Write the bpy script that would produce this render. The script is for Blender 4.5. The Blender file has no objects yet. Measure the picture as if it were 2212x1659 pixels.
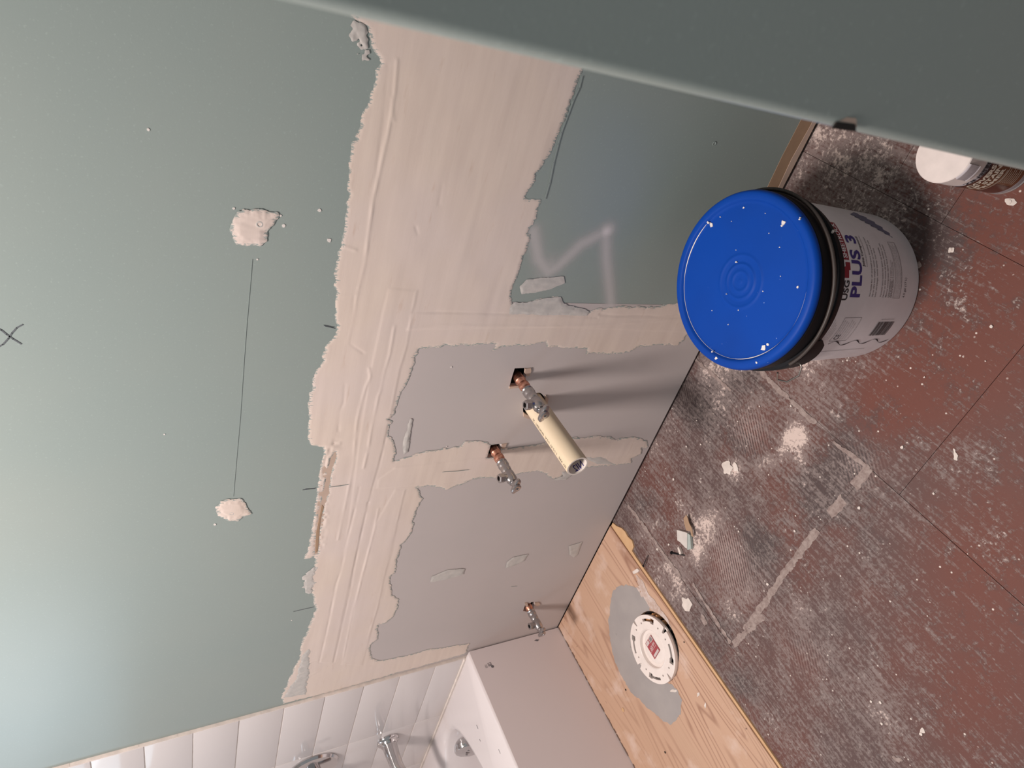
import bpy, bmesh, math, random
import numpy as np
from mathutils import Vector, Matrix
from mathutils.geometry import tessellate_polygon
random.seed(4); PI=math.pi

# ------------------------------------------------------------------ camera, world, lights, exposure
W_,H_=2212,1659
F_=1446.6176
ROT=[[0.2689572679015712,0.7935397128780152,0.5458541124956376],
     [-0.4163523393387958,0.6068396643136285,-0.6770497406711231],
     [-0.8685117832073637,-0.04517018819088802,0.493606053983098]]
CAM=(1.7932,-0.9441,1.1887)
sc=bpy.context.scene; COL=sc.collection
cd=bpy.data.cameras.new('camera'); cam=bpy.data.objects.new('camera',cd); COL.objects.link(cam)
cd.sensor_fit='HORIZONTAL'; cd.sensor_width=36; cd.lens=F_/W_*36; cd.clip_start=.01
cd.dof.use_dof=True; cd.dof.focus_distance=1.25; cd.dof.aperture_fstop=10
cam.matrix_world=Matrix.Translation(CAM)@Matrix(ROT).to_4x4()
sc.camera=cam
wd=bpy.data.worlds.new('world'); sc.world=wd; wd.use_nodes=True
bgn=wd.node_tree.nodes['Background']; bgn.inputs[0].default_value=(.95,.98,1,1); bgn.inputs[1].default_value=.31
def area(name,loc,size,power,col,target,size_y=None,shape='DISK'):
    l=bpy.data.lights.new(name,'AREA'); l.shape=shape; l.size=size
    if size_y: l.size_y=size_y
    l.energy=power; l.color=col
    o=bpy.data.objects.new(name,l); COL.objects.link(o); o.location=loc
    o.rotation_euler=(Vector(target)-Vector(loc)).to_track_quat('-Z','Y').to_euler(); return o
area('ceiling_lamp_light',(.90,-.70,2.52),.42,57,(1.0,.90,.855),(.90,-.68,0))
area('window_light',(-.765,-.72,1.60),.62,2.2,(.74,.88,1.0),(.9,-.5,.6),.60,'RECTANGLE')
vs=sc.view_settings; vs.view_transform='Standard'; vs.look='None'; vs.gamma=1; vs.exposure=-0.04; vs.use_curve_mapping=False

# ------------------------------------------------------------------ helpers
def P(q,ax,val):
    d=[sum(ROT[i][k]*c for k,c in enumerate((q[0]-W_/2,-(q[1]-H_/2),-F_))) for i in range(3)]
    t=(val-CAM[ax])/d[ax]; return tuple(CAM[i]+t*d[i] for i in range(3))
def WX(q): p=P(q,1,0.0); return (p[0],p[2])          # photo point on the back wall
def FX(q,z=0.0): p=P(q,2,z); return (p[0],p[1])       # photo point on the floor
def hexc(r,g,b):
    f=lambda c:((c/255+.055)/1.055)**2.4 if c>10 else c/255/12.92
    return (f(r),f(g),f(b),1)
class NT:
    def __init__(s,name,rough=.6,metal=0,spec=.5,coat=0):
        s.m=bpy.data.materials.new(name); s.m.use_nodes=True; s.t=s.m.node_tree; s.b=s.t.nodes['Principled BSDF']
        s.b.inputs['Roughness'].default_value=rough; s.b.inputs['Metallic'].default_value=metal
        s.b.inputs['Specular IOR Level'].default_value=spec; s.b.inputs['Coat Weight'].default_value=coat
        s.tc=None
    def n(s,ty,**k):
        a=s.t.nodes.new(ty)
        for x,v in k.items(): setattr(a,x,v)
        return a
    def lk(s,a,b): s.t.links.new(a,b)
    def co(s,scale=(1,1,1)):
        if not s.tc: s.tc=s.n('ShaderNodeTexCoord')
        m=s.n('ShaderNodeMapping'); m.inputs['Scale'].default_value=scale; s.lk(s.tc.outputs['Object'],m.inputs[0]); return m.outputs[0]
    def noise(s,scale=1,detail=4,rough=.55,sc=(1,1,1),dist=0):
        a=s.n('ShaderNodeTexNoise'); a.inputs['Scale'].default_value=scale; a.inputs['Detail'].default_value=detail
        a.inputs['Roughness'].default_value=rough; a.inputs['Distortion'].default_value=dist; s.lk(s.co(sc),a.inputs['Vector']); return a.outputs['Fac']
    def ramp(s,f,a,b,ca=0,cb=1):
        r=s.n('ShaderNodeMapRange'); r.clamp=True
        for i,v in zip((1,2,3,4),(a,b,ca,cb)): r.inputs[i].default_value=v
        s.lk(f,r.inputs[0]); return r.outputs[0]
    def mix(s,f,a,b,mode='MIX'):
        m=s.n('ShaderNodeMix',data_type='RGBA',blend_type=mode)
        for i,v in ((0,f),(6,a),(7,b)):
            if hasattr(v,'links') or isinstance(v,bpy.types.NodeSocket): s.lk(v,m.inputs[i])
            else: m.inputs[i].default_value=v
        return m.outputs[2]
    def math(s,op,a,b=0):
        m=s.n('ShaderNodeMath',operation=op)
        for i,v in ((0,a),(1,b)):
            if isinstance(v,bpy.types.NodeSocket): s.lk(v,m.inputs[i])
            else: m.inputs[i].default_value=v
        return m.outputs[0]
    def attr(s,name):
        a=s.n('ShaderNodeAttribute'); a.attribute_name=name; return a.outputs['Fac']
    def col(s,c):
        if isinstance(c,bpy.types.NodeSocket): s.lk(c,s.b.inputs['Base Color'])
        else: s.b.inputs['Base Color'].default_value=c
        return s
    def bump(s,h,strength=.2,dist=.001):
        b=s.n('ShaderNodeBump'); b.inputs['Strength'].default_value=strength; b.inputs['Distance'].default_value=dist
        s.lk(h,b.inputs['Height']); s.lk(b.outputs[0],s.b.inputs['Normal']); return s
    def rough(s,v): s.lk(v,s.b.inputs['Roughness']); return s
def plain(name,c,rough=.5,metal=0,spec=.5,coat=0,var=.06):
    t=NT(name,rough,metal,spec,coat)
    if var: t.col(t.mix(t.ramp(t.noise(40,3),.3,.7),c,tuple(x*(1-var*2) for x in c[:3])+(1,)))
    else: t.col(c)
    return t.m
def link(name,me,mat,parent=None,smooth=None):
    o=bpy.data.objects.new(name,me); COL.objects.link(o)
    if mat: me.materials.append(mat)
    if parent: o.parent=parent
    if smooth is not None:
        me.polygons.foreach_set('use_smooth',[True]*len(me.polygons)); me.set_sharp_from_angle(angle=math.radians(smooth))
    return o
def fin(name,bm,mat,parent=None,smooth=None):
    me=bpy.data.meshes.new(name); bmesh.ops.recalc_face_normals(bm,faces=bm.faces); bm.to_mesh(me); bm.free(); return link(name,me,mat,parent,smooth)
def empty(name,loc,label,cat,group=None):
    o=bpy.data.objects.new(name,None); COL.objects.link(o); o.location=loc; o.empty_display_size=.05; tag(o,label,cat,group); return o
def tag(o,label,cat,group=None):
    o['label']=label; o['category']=cat
    if group: o['group']=group
    return o
def struct(o): o['kind']='structure'; return o
def at_parent(o,p):   # keep world coordinates while parenting to a thing that is not at the origin
    o.parent=p; o.matrix_parent_inverse=Matrix.Translation(p.location).inverted(); return o
def add_box(bm,a,b,bev=0):
    r=bmesh.ops.create_cube(bm,size=1)['verts']
    for v in r: v.co=Vector([(a[i]+b[i])/2+v.co[i]*(b[i]-a[i]) for i in range(3)])
    if bev:
        es=list({e for v in r for e in v.link_edges}); bmesh.ops.bevel(bm,geom=es,offset=bev,segments=2,affect='EDGES',profile=.6)
def box(name,a,b,mat,parent=None,bev=0):
    bm=bmesh.new(); add_box(bm,a,b,bev); return fin(name,bm,mat,parent,30 if bev else None)
def frame(axis):
    w=Vector(axis).normalized(); u=w.orthogonal().normalized(); 
    if abs(w.z)<.9: u=Vector((0,0,1)); u=(u-w*u.dot(w)).normalized()
    else: u=Vector((1,0,0)); u=(u-w*u.dot(w)).normalized()
    return u,w.cross(u),w
def add_lathe(bm,prof,org=(0,0,0),axis=(0,0,1),n=48,rot=0):
    u,v,w=frame(axis); org=Vector(org); rings=[]
    for r,h in prof:
        if r<1e-6: rings.append([bm.verts.new(org+w*h)])
        else: rings.append([bm.verts.new(org+w*h+(u*math.cos(rot+2*PI*i/n)+v*math.sin(rot+2*PI*i/n))*r) for i in range(n)])
    for a,b in zip(rings,rings[1:]):
        for i in range(n):
            j=(i+1)%n
            if len(a)==1 and len(b)==1: continue
            if len(a)==1: bm.faces.new((a[0],b[j],b[i]))
            elif len(b)==1: bm.faces.new((a[i],a[j],b[0]))
            else: bm.faces.new((a[i],a[j],b[j],b[i]))
def lathe(name,prof,mat,parent=None,org=(0,0,0),axis=(0,0,1),n=48,smooth=35,rot=0):
    bm=bmesh.new(); add_lathe(bm,prof,org,axis,n,rot); return fin(name,bm,mat,parent,smooth)
def add_tube(bm,pts,r,n=10,cap=True):
    pts=[Vector(p) for p in pts]; rings=[]; up=None
    for i,p in enumerate(pts):
        d=(pts[min(i+1,len(pts)-1)]-pts[max(i-1,0)]).normalized()
        u=(up-d*up.dot(d)).normalized() if up is not None else d.orthogonal().normalized(); up=u; v=d.cross(u)
        rr=r[i] if hasattr(r,'__len__') else r
        rings.append([bm.verts.new(p+(u*math.cos(2*PI*k/n)+v*math.sin(2*PI*k/n))*rr) for k in range(n)])
    for a,b in zip(rings,rings[1:]):
        for k in range(n): bm.faces.new((a[k],a[(k+1)%n],b[(k+1)%n],b[k]))
    if cap: bm.faces.new(rings[0]); bm.faces.new(rings[-1])
def tube(name,pts,r,mat,parent=None,n=10):
    bm=bmesh.new(); add_tube(bm,pts,r,n); return fin(name,bm,mat,parent,40)
def add_plate(bm,outer,holes,m3,t0,t1,sides=True):
    """extruded polygon with holes; m3 maps (a,b,t) to space"""
    loops=[list(outer)]+[list(h) for h in holes]
    tris=tessellate_polygon([[Vector((a,b,0)) for a,b in l] for l in loops])
    flat=[p for l in loops for p in l]
    top=[bm.verts.new(m3(a,b,t1)) for a,b in flat]; bot=[bm.verts.new(m3(a,b,t0)) for a,b in flat] if sides else None
    for t in tris:
        try:
            bm.faces.new([top[i] for i in t])
            if sides: bm.faces.new([bot[i] for i in reversed(t)])
        except ValueError: pass
    if sides:
        k=0
        for l in loops:
            n=len(l)
            for i in range(n):
                j=(i+1)%n; bm.faces.new((top[k+i],top[k+j],bot[k+j],bot[k+i]))
            k+=n
WALL=lambda a,b,t:(a,-t,b)
FLOOR=lambda a,b,t:(a,b,t)
def plate(name,outer,holes,m3,t0,t1,mat,parent=None):
    bm=bmesh.new(); add_plate(bm,outer,holes,m3,t0,t1); return fin(name,bm,mat,parent)
def smoothn(seed,shape,origin,res,cell):
    """value noise sampled on a grid, cells of (cx,cy) metres"""
    rs=np.random.RandomState(seed)
    nx,ny=shape; gx=(np.arange(nx)*res)/cell[0]; gy=(np.arange(ny)*res)/cell[1]
    g=rs.rand(int(gx[-1])+3,int(gy[-1])+3)*2-1
    ix=gx.astype(int); fx=gx-ix; fx=fx*fx*(3-2*fx); iy=gy.astype(int); fy=gy-iy; fy=fy*fy*(3-2*fy)
    a=g[ix][:,iy]; b=g[ix+1][:,iy]; c=g[ix][:,iy+1]; d=g[ix+1][:,iy+1]; FX_=fx[:,None]; FY_=fy[None]
    return a*(1-FX_)*(1-FY_)+b*FX_*(1-FY_)+c*(1-FX_)*FY_+d*FX_*FY_
def sdf(poly,X,Y):
    """signed distance, positive inside"""
    d=np.full(X.shape,1e9); ins=np.zeros(X.shape,bool); n=len(poly)
    for i in range(n):
        ax,ay=poly[i]; bx,by=poly[(i+1)%n]; ex,ey=bx-ax,by-ay; L=ex*ex+ey*ey+1e-18
        t=np.clip(((X-ax)*ex+(Y-ay)*ey)/L,0,1); d=np.minimum(d,(X-ax-t*ex)**2+(Y-ay-t*ey)**2)
        if abs(ey)>1e-12:
            c=((ay>Y)!=(by>Y))&(X<(Y-ay)*ex/ey+ax); ins^=c
    d=np.sqrt(d); return np.where(ins,d,-d)
def linedist(line,X,Y):
    d=np.full(X.shape,1e9)
    for (ax,ay),(bx,by) in zip(line,line[1:]):
        ex,ey=bx-ax,by-ay; t=np.clip(((X-ax)*ex+(Y-ay)*ey)/(ex*ex+ey*ey+1e-18),0,1)
        d=np.minimum(d,(X-ax-t*ex)**2+(Y-ay-t*ey)**2)
    return np.sqrt(d)
def film(name,polys,m3,res,mat,parent=None,thick=.0008,base=.0002,jag=.0015,cells=((.004,.004),(.013,.013)),cut=(),height=None,seed=1,attrs=None,clip=None):
    """thin coat of compound or paint with ragged, feathered edges, cut from a fine grid"""
    pts=np.array([p for q in polys for p in q]); lo=pts.min(0)-.01; hi=pts.max(0)+.01
    nx=int((hi[0]-lo[0])/res)+2; ny=int((hi[1]-lo[1])/res)+2
    X,Y=np.meshgrid(lo[0]+np.arange(nx)*res,lo[1]+np.arange(ny)*res,indexing='ij')
    f=np.full(X.shape,-1e9)
    for q in polys: f=np.maximum(f,sdf(q,X,Y))
    nz=smoothn(seed,X.shape,lo,res,cells[0])*.6+smoothn(seed+9,X.shape,lo,res,cells[1])
    f=f+jag*nz
    for q,j in cut: f=np.minimum(f,-sdf(q,X,Y)+j*nz)
    if clip: f=np.minimum(f,clip(X,Y))
    T=np.minimum(np.clip(f,0,1)*.14,thick)
    if height is not None: T=T+height(X,Y)*np.clip(f/.004,0,1)
    pos=f>0; idx=-np.ones(X.shape,int); verts=[]; 
    ii=np.argwhere(pos); idx[pos]=np.arange(len(ii))
    VX=X[pos]; VY=Y[pos]; VT=T[pos]+base
    verts=[m3(a,b,t) for a,b,t in zip(VX.tolist(),VY.tolist(),VT.tolist())]; fv=f[pos].tolist()
    c00,c10,c11,c01=pos[:-1,:-1],pos[1:,:-1],pos[1:,1:],pos[:-1,1:]
    s=c00.astype(int)+c10+c11+c01
    full=np.argwhere(s==4); faces=np.stack([idx[full[:,0],full[:,1]],idx[full[:,0]+1,full[:,1]],idx[full[:,0]+1,full[:,1]+1],idx[full[:,0],full[:,1]+1]],1).tolist()
    cache={}
    def ev(a,b):
        k=(a,b) if a<b else (b,a)
        if k not in cache:
            fa,fb=f[k[0]],f[k[1]]; t=fa/(fa-fb); x=X[k[0]]*(1-t)+X[k[1]]*t; y=Y[k[0]]*(1-t)+Y[k[1]]*t
            cache[k]=len(verts); verts.append(m3(float(x),float(y),base)); fv.append(0.0)
        return cache[k]
    for i,j in np.argwhere((s>0)&(s<4)).tolist():
        cs=[(i,j),(i+1,j),(i+1,j+1),(i,j+1)]; poly=[]
        for k in range(4):
            a,b=cs[k],cs[(k+1)%4]
            if pos[a]: poly.append(int(idx[a]))
            if pos[a]!=pos[b]: poly.append(ev(a,b))
        if len(poly)>=3: faces.append(poly)
    me=bpy.data.meshes.new(name); me.from_pydata(verts,[],faces)
    a=me.attributes.new('edge','FLOAT','POINT'); a.data.foreach_set('value',fv)
    if attrs:
        for an,fn in attrs.items():
            vv=np.array([(v[0],v[2] if m3 is WALL else v[1]) for v in verts]); a=me.attributes.new(an,'FLOAT','POINT'); a.data.foreach_set('value',fn(vv[:,0],vv[:,1]).astype(float).tolist())
    if m3 is WALL: me.flip_normals()
    o=link(name,me,mat,parent); me.polygons.foreach_set('use_smooth',[True]*len(me.polygons)); return o
def text_flat(body,size=1,offset=0,shear=0,spacing=1):
    c=bpy.data.curves.new('t','FONT'); c.body=body; c.size=size; c.offset=offset; c.shear=shear; c.space_character=spacing; c.resolution_u=3
    o=bpy.data.objects.new('t',c); COL.objects.link(o); bpy.context.view_layer.update()
    dg=bpy.context.evaluated_depsgraph_get(); me=bpy.data.meshes.new_from_object(o.evaluated_get(dg))
    v=[(p.co.x,p.co.y) for p in me.vertices]; f=[tuple(p.vertices) for p in me.polygons]
    bpy.data.objects.remove(o); bpy.data.curves.remove(c); bpy.data.meshes.remove(me)
    return v,f
def add_text(bm,body,fn,w,h,bold=0,shear=0,u0=0,v0=0,maxlen=.006):
    """text scaled into w x h, mapped by fn(u,v)"""
    v,f=text_flat(body,1,bold,shear)
    if not v: return
    x0=min(p[0] for p in v); x1=max(p[0] for p in v); y0=min(p[1] for p in v); y1=max(p[1] for p in v)
    t=bmesh.new(); vs_=[t.verts.new((u0+(a-x0)/(x1-x0)*w,v0+(b-y0)/(y1-y0)*h,0)) for a,b in v]
    for q in f:
        try: t.faces.new([vs_[i] for i in q])
        except ValueError: pass
    for _ in range(4):
        es=[e for e in t.edges if e.calc_length()>maxlen]
        if not es: break
        bmesh.ops.subdivide_edges(t,edges=es,cuts=1); bmesh.ops.triangulate(t,faces=[q for q in t.faces if len(q.verts)>3])
    mp={}
    for a in t.verts: mp[a]=bm.verts.new(fn(a.co.x,a.co.y))
    for q in t.faces:
        try: bm.faces.new([mp[a] for a in q.verts])
        except ValueError: pass
    t.free()
def add_rect(bm,fn,u0,v0,u1,v1,step=.006):
    n=max(1,int(abs(u1-u0)/step)); 
    row=[(bm.verts.new(fn(u0+(u1-u0)*i/n,v0)),bm.verts.new(fn(u0+(u1-u0)*i/n,v1))) for i in range(n+1)]
    for a,b in zip(row,row[1:]): bm.faces.new((a[0],b[0],b[1],a[1]))
def add_frame(bm,fn,u0,v0,u1,v1,t):
    add_rect(bm,fn,u0,v0,u1,v0+t); add_rect(bm,fn,u0,v1-t,u1,v1); add_rect(bm,fn,u0,v0,u0+t,v1); add_rect(bm,fn,u1-t,v0,u1,v1)

# ------------------------------------------------------------------ materials
t=NT('green_paint',.30,spec=.42)
g=t.mix(t.ramp(t.noise(2.2,3),.35,.65),(.300,.343,.322,1),(.283,.334,.318,1))
g=t.mix(t.ramp(t.noise(260,2),.62,.72),g,(.33,.385,.365,1))
t.col(g); t.bump(t.noise(420,3),.10,.0006); M_GREEN=t.m
t=NT('joint_compound_plaster',.85,spec=.25)
st=t.noise(1,5,.6,(5,5,60)); c=t.mix(t.ramp(st,.35,.75),(.74,.62,.54,1),(.68,.56,.49,1))
c=t.mix(t.ramp(t.noise(3.5,3),.45,.7),c,(.71,.60,.555,1))
c=t.mix(t.math('MULTIPLY',t.ramp(t.noise(1,4,.6,(12,12,70)),.62,.74),.35),c,(.56,.40,.31,1))
fr=t.math('ADD',t.attr('edge'),t.math('MULTIPLY',t.math('SUBTRACT',t.noise(1,4,.68,(430,430,120)),.56),.030))
c=t.mix(t.ramp(fr,-.0008,.0006),(.335,.37,.35,1),c)
t.col(c); t.bump(t.noise(1,5,.6,(30,30,300)),.12,.0006); M_MUD=t.m
t=NT('joint_compound_thin',.8,spec=.25)
c=t.mix(t.ramp(t.noise(60,4),.3,.7),(.50,.475,.45,1),(.60,.555,.52,1)); t.col(c); t.bump(t.noise(200,4),.2,.0006); M_MUDTHIN=t.m
t=NT('grey_drywall_paper',.82,spec=.2)
c=t.mix(t.ramp(t.noise(4,3),.35,.65),(.540,.478,.462,1),(.520,.465,.450,1)); c=t.mix(t.ramp(t.noise(300,2),.70,.74),c,(.55,.49,.46,1)); t.col(c)
t.bump(t.noise(350,2),.06,.0005); M_DRY=t.m
M_TAN=plain('tan_drywall_paper',hexc(168,138,112),.85); M_TANL=plain('pale_torn_paper',hexc(196,172,156),.85)
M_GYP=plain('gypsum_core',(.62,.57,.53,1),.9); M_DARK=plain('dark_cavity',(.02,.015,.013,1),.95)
t=NT('plate_wood',.8); t.col(t.mix(t.noise(8,4,.6,(1,20,20)),(.06,.03,.02,1),(.12,.06,.04,1))); M_PLATE=t.m
t=NT('white_glazed_tile',.10,spec=.5); t.col(t.mix(t.ramp(t.noise(3,2),.3,.7),(.69,.635,.62,1),(.665,.615,.605,1))); t.bump(t.noise(5,2),.12,.002); M_TILE=t.m
M_GROUT=plain('old_grout',(.74,.65,.59,1),.9,var=.1)
t=NT('tub_enamel',.16,spec=.5); c=t.mix(t.ramp(t.noise(2.5,2),.3,.7),(.70,.64,.635,1),(.685,.625,.62,1)); c=t.mix(t.ramp(t.noise(45,3),.80,.84),c,(.35,.27,.25,1)); t.col(c); M_TUB=t.m
t=NT('tub_apron_enamel',.35,spec=.4); t.col(t.mix(t.ramp(t.noise(2.5,2),.3,.7),(.68,.60,.59,1),(.66,.585,.58,1))); M_APRON=t.m
M_CHROME=plain('chrome',(.62,.60,.60,1),.12,1,var=.02); M_BRUSH=plain('satin_chrome_valve',(.52,.50,.50,1),.28,1,var=.08)
t=NT('copper',.38,1); t.col(t.mix(t.ramp(t.noise(150,4),.35,.65),(.78,.44,.33,1),(.48,.20,.13,1))); t.bump(t.noise(220,3),.3,.001); M_COPPER=t.m
M_SOLDER=plain('solder_flux',(.72,.55,.48,1),.5,.5)
t=NT('pvc_pipe_plastic',.38,spec=.4); t.col(t.mix(t.ramp(t.noise(1,3,.5,(30,6,30)),.35,.7),(.72,.60,.44,1),(.68,.54,.37,1))); M_PVC=t.m
M_PVCIN=plain('pvc_cut_edge',(.78,.70,.64,1),.5); M_INK=plain('black_ink',(.02,.02,.025,1),.6,var=0); M_PENCIL=plain('pencil_graphite',(.10,.11,.12,1),.6,var=0)
M_PENCILF=plain('faint_pencil',(.255,.305,.29,1),.6,var=0)
t=NT('plywood_face',.72,spec=.3)
nn=t.noise(1,2.5,.5,(5.0,.5,1),.25); fr2=t.math('FRACT',t.math('MULTIPLY',nn,24))
tri=t.math('ABSOLUTE',t.math('SUBTRACT',fr2,.5)); c=t.mix(t.ramp(tri,.50,.30),(.29,.155,.105,1),(.57,.375,.265,1))
c=t.mix(t.ramp(t.noise(1,3,.5,(5,1.2,1)),.42,.68),c,(.55,.37,.26,1))
c=t.mix(t.math('MULTIPLY',t.noise(1,6,.7,(190,6,1)),.50),c,(.40,.22,.15,1))
c=t.mix(t.ramp(t.noise(9,4,.6),.56,.72),c,(.62,.46,.38,1))
c=t.mix(t.ramp(t.noise(26,3),.73,.77),c,(.14,.08,.06,1)); t.col(c); t.bump(t.noise(1,4,.6,(200,12,1)),.25,.001); M_PLY=t.m
t=NT('plywood_cut_edge',.8); t.col(t.mix(t.noise(1,4,.6,(40,30,400)),(.66,.44,.25,1),(.52,.30,.15,1))); M_PLYE=t.m; M_DIRT=plain('brown_joint_dirt',(.17,.105,.08,1),.95); M_PALEG=plain('pale_green_paper',(.40,.45,.42,1),.8)
t=NT('grey_floor_paint',.55); t.col(t.mix(t.ramp(t.noise(14,4),.3,.7),(.315,.285,.275,1),(.36,.325,.31,1))); t.bump(t.noise(60,3),.15,.001); M_GREYP=t.m
t=NT('chalky_patch',.9); t.col(t.mix(t.ramp(t.noise(50,5,.7),.4,.6),(.60,.50,.46,1),(.48,.35,.29,1))); M_CHALK=t.m
# floor: red brown underlayment, adhesive haze, dust, scratches and combed trowel ridges
t=NT('scraped_floor_underlayment',.62,spec=.3)
big=t.noise(3.2,6,.62); fine=t.noise(130,6,.72); mid_=t.noise(17,8,.78); str_=t.noise(1,7,.75,(150,13,1),.3); str2=t.noise(1,6,.75,(260,30,1))
dust=t.attr('dust'); dark=t.attr('dark'); redd=t.attr('red'); ridge=t.attr('ridge')
base=t.mix(t.ramp(big,.40,.60),(.135,.060,.050,1),(.105,.066,.062,1))
base=t.mix(redd,base,(.150,.052,.038,1))
dk=t.ramp(t.math('ADD',t.math('ADD',t.math('MULTIPLY',mid_,.7),t.math('MULTIPLY',fine,.3)),dark),.52,.66)
base=t.mix(t.math('MULTIPLY',dk,.82),base,(.062,.050,.050,1))
hsum=t.math('ADD',t.math('ADD',t.math('MULTIPLY',str_,.40),t.math('MULTIPLY',fine,.36)),t.math('ADD',t.math('MULTIPLY',mid_,.24),t.math('MULTIPLY',dust,.20)))
hz=t.ramp(t.math('SUBTRACT',hsum,t.math('MULTIPLY',redd,.055)),.475,.55)
base=t.mix(t.math('MULTIPLY',hz,.66),base,(.275,.222,.208,1))
sp=t.ramp(t.math('ADD',t.math('MULTIPLY',str2,.6),t.math('MULTIPLY',fine,.4)),.575,.66)
base=t.mix(t.math('MULTIPLY',sp,.7),base,(.41,.34,.315,1))
sd_=t.ramp(t.math('ADD',t.math('MULTIPLY',str2,.6),t.math('MULTIPLY',fine,.4)),.43,.36)
base=t.mix(t.math('MULTIPLY',sd_,.6),base,(.10,.055,.05,1))
ds=t.ramp(t.math('ADD',t.math('ADD',t.math('MULTIPLY',fine,1.3),t.math('MULTIPLY',mid_,1.5)),t.math('MULTIPLY',dust,.72)),1.66,1.86)
base=t.mix(t.math('MULTIPLY',ds,.92),base,(.66,.53,.475,1))
w2=t.n('ShaderNodeTexWave',wave_type='BANDS',bands_direction='X'); w2.inputs['Scale'].default_value=46; w2.inputs['Distortion'].default_value=5; w2.inputs['Detail'].default_value=2; w2.inputs['Detail Scale'].default_value=.12
mp=t.n('ShaderNodeMapping'); mp.inputs['Rotation'].default_value=(0,0,math.radians(38)); t.lk(t.tc.outputs['Object'],mp.inputs[0]); t.lk(mp.outputs[0],w2.inputs['Vector'])
rm=t.math('MULTIPLY',ridge,t.ramp(w2.outputs['Fac'],.45,.75))
base=t.mix(t.math('MULTIPLY',rm,.6),base,(.47,.34,.31,1))
vo=t.n('ShaderNodeTexVoronoi'); vo.inputs['Scale'].default_value=75; t.lk(t.co(),vo.inputs['Vector'])
spk=t.math('MULTIPLY',t.ramp(vo.outputs['Distance'],.16,.09),t.ramp(t.noise(30,2),.56,.62))
base=t.mix(spk,base,(.70,.62,.56,1)); t.col(base)
t.bump(t.math('ADD',t.math('MULTIPLY',str_,.7),t.math('ADD',rm,hz)),.35,.0012); M_FLOOR=t.m
t=NT('floor_ledge_filler',.8); c=t.mix(t.ramp(t.noise(1,5,.7,(90,90,1)),.4,.65),(.34,.27,.245,1),(.20,.14,.125,1)); t.col(c); M_LEDGE=t.m
M_CHIP=plain('plaster_chip',(.74,.65,.59,1),.85,var=.1)
t=NT('blue_plastic',.36,spec=.4); c=t.mix(t.ramp(t.noise(5,3),.35,.65),(.003,.054,.34,1),(.004,.047,.29,1)); c=t.mix(t.ramp(t.noise(170,3,.6),.735,.76),c,(.35,.45,.7,1)); t.col(c); t.rough(t.ramp(t.noise(12,3),.3,.7,.42,.55)); t.b.inputs['Specular IOR Level'].default_value=.12; M_BLUE=t.m
t=NT('black_plastic',.48,spec=.16); c=t.mix(t.ramp(t.noise(9,4),.6,.8),(.009,.009,.011,1),(.025,.022,.022,1)); t.col(c); M_BLACK=t.m; M_BLACKR=plain('matt_black_plastic',(.013,.013,.015,1),.5,spec=.3)
M_BWHITE=plain('white_bucket_plastic',(.84,.80,.82,1),.38,var=.03); M_NAVY=plain('navy_print',(.035,.025,.20,1),.5,var=0)
M_RED=plain('dark_red_print',(.25,.01,.025,1),.5,var=0); M_GREYTX=plain('grey_print',(.13,.12,.13,1),.5,var=0); M_WIRE=plain('steel_wire',(.42,.38,.35,1),.35,.9)
M_WIREB=plain('dusty_bail_wire',(.05,.038,.033,1),.5,0); M_FLOW=plain('flower_print',(.16,.16,.24,1),.5)
M_SPLAT=plain('white_splatter',(.78,.72,.68,1),.7)
M_CAP=plain('cream_plastic_cap',(.80,.70,.66,1),.4); M_CANSIDE=plain('grey_white_can_paint',(.55,.50,.52,1),.35); M_CANBR=plain('brown_can_label',(.15,.055,.02,1),.35); M_CANDK=plain('dark_brown_can_label',(.09,.025,.015,1),.35)
M_CREAM=plain('cream_print',(.66,.58,.48,1),.5,var=0); M_SILV=plain('tin_rim',(.6,.58,.56,1),.3,.8)
M_FLANGE=plain('white_pvc_flange',(.82,.73,.68,1),.38,var=.04); M_STKR=plain('red_sticker',(.36,.06,.07,1),.5); M_STKW=plain('sticker_white',(.62,.52,.50,1),.5); M_ORWOOD=plain('orange_wood_chip',(.62,.30,.13,1),.8)
M_SHEET=plain('ceiling_white',(.75,.72,.68,1),.9)
t=NT('spray_paint_haze',.6); tr=t.n('ShaderNodeBsdfTransparent'); mxs=t.n('ShaderNodeMixShader'); t.col((.72,.67,.66,1))
t.lk(t.attr('alpha'),mxs.inputs[0]); t.lk(tr.outputs[0],mxs.inputs[1]); t.lk(t.b.outputs[0],mxs.inputs[2]); t.lk(mxs.outputs[0],t.t.nodes['Material Output'].inputs[0]); M_SPRAY=t.m

# ------------------------------------------------------------------ back wall
XL,XR=-.026,2.6; ZT=2.58
VALVES=[(1.047,.489),(.842,.486),(.158,.171)]
PV=(.9694,.4235)
hole1=[WX(q) for q in ((1112,796),(1134,795),(1143,795),(1135,818),(1125,838),(1119,834),(1100,837.5),(1106,815))]
hole2=[WX(q) for q in ((1060,961),(1071,960),(1083,958.5),(1081,972),(1077.5,987),(1065,988),(1052,988.7),(1056,975))]
hole3=[WX(q) for q in ((1137,1301),(1143,1304),(1148,1301),(1156,1300),(1154,1309),(1150,1323),(1141,1322),(1130,1320),(1133,1311))]
hole4=[(PV[0]+(.031+.004*math.sin(3*a+1))*math.cos(a),PV[1]+(.030+.003*math.sin(2*a))*math.sin(a)) for a in [i*PI/14 for i in range(28)]]
HO=[hole1,hole2,hole3,hole4]
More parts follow.
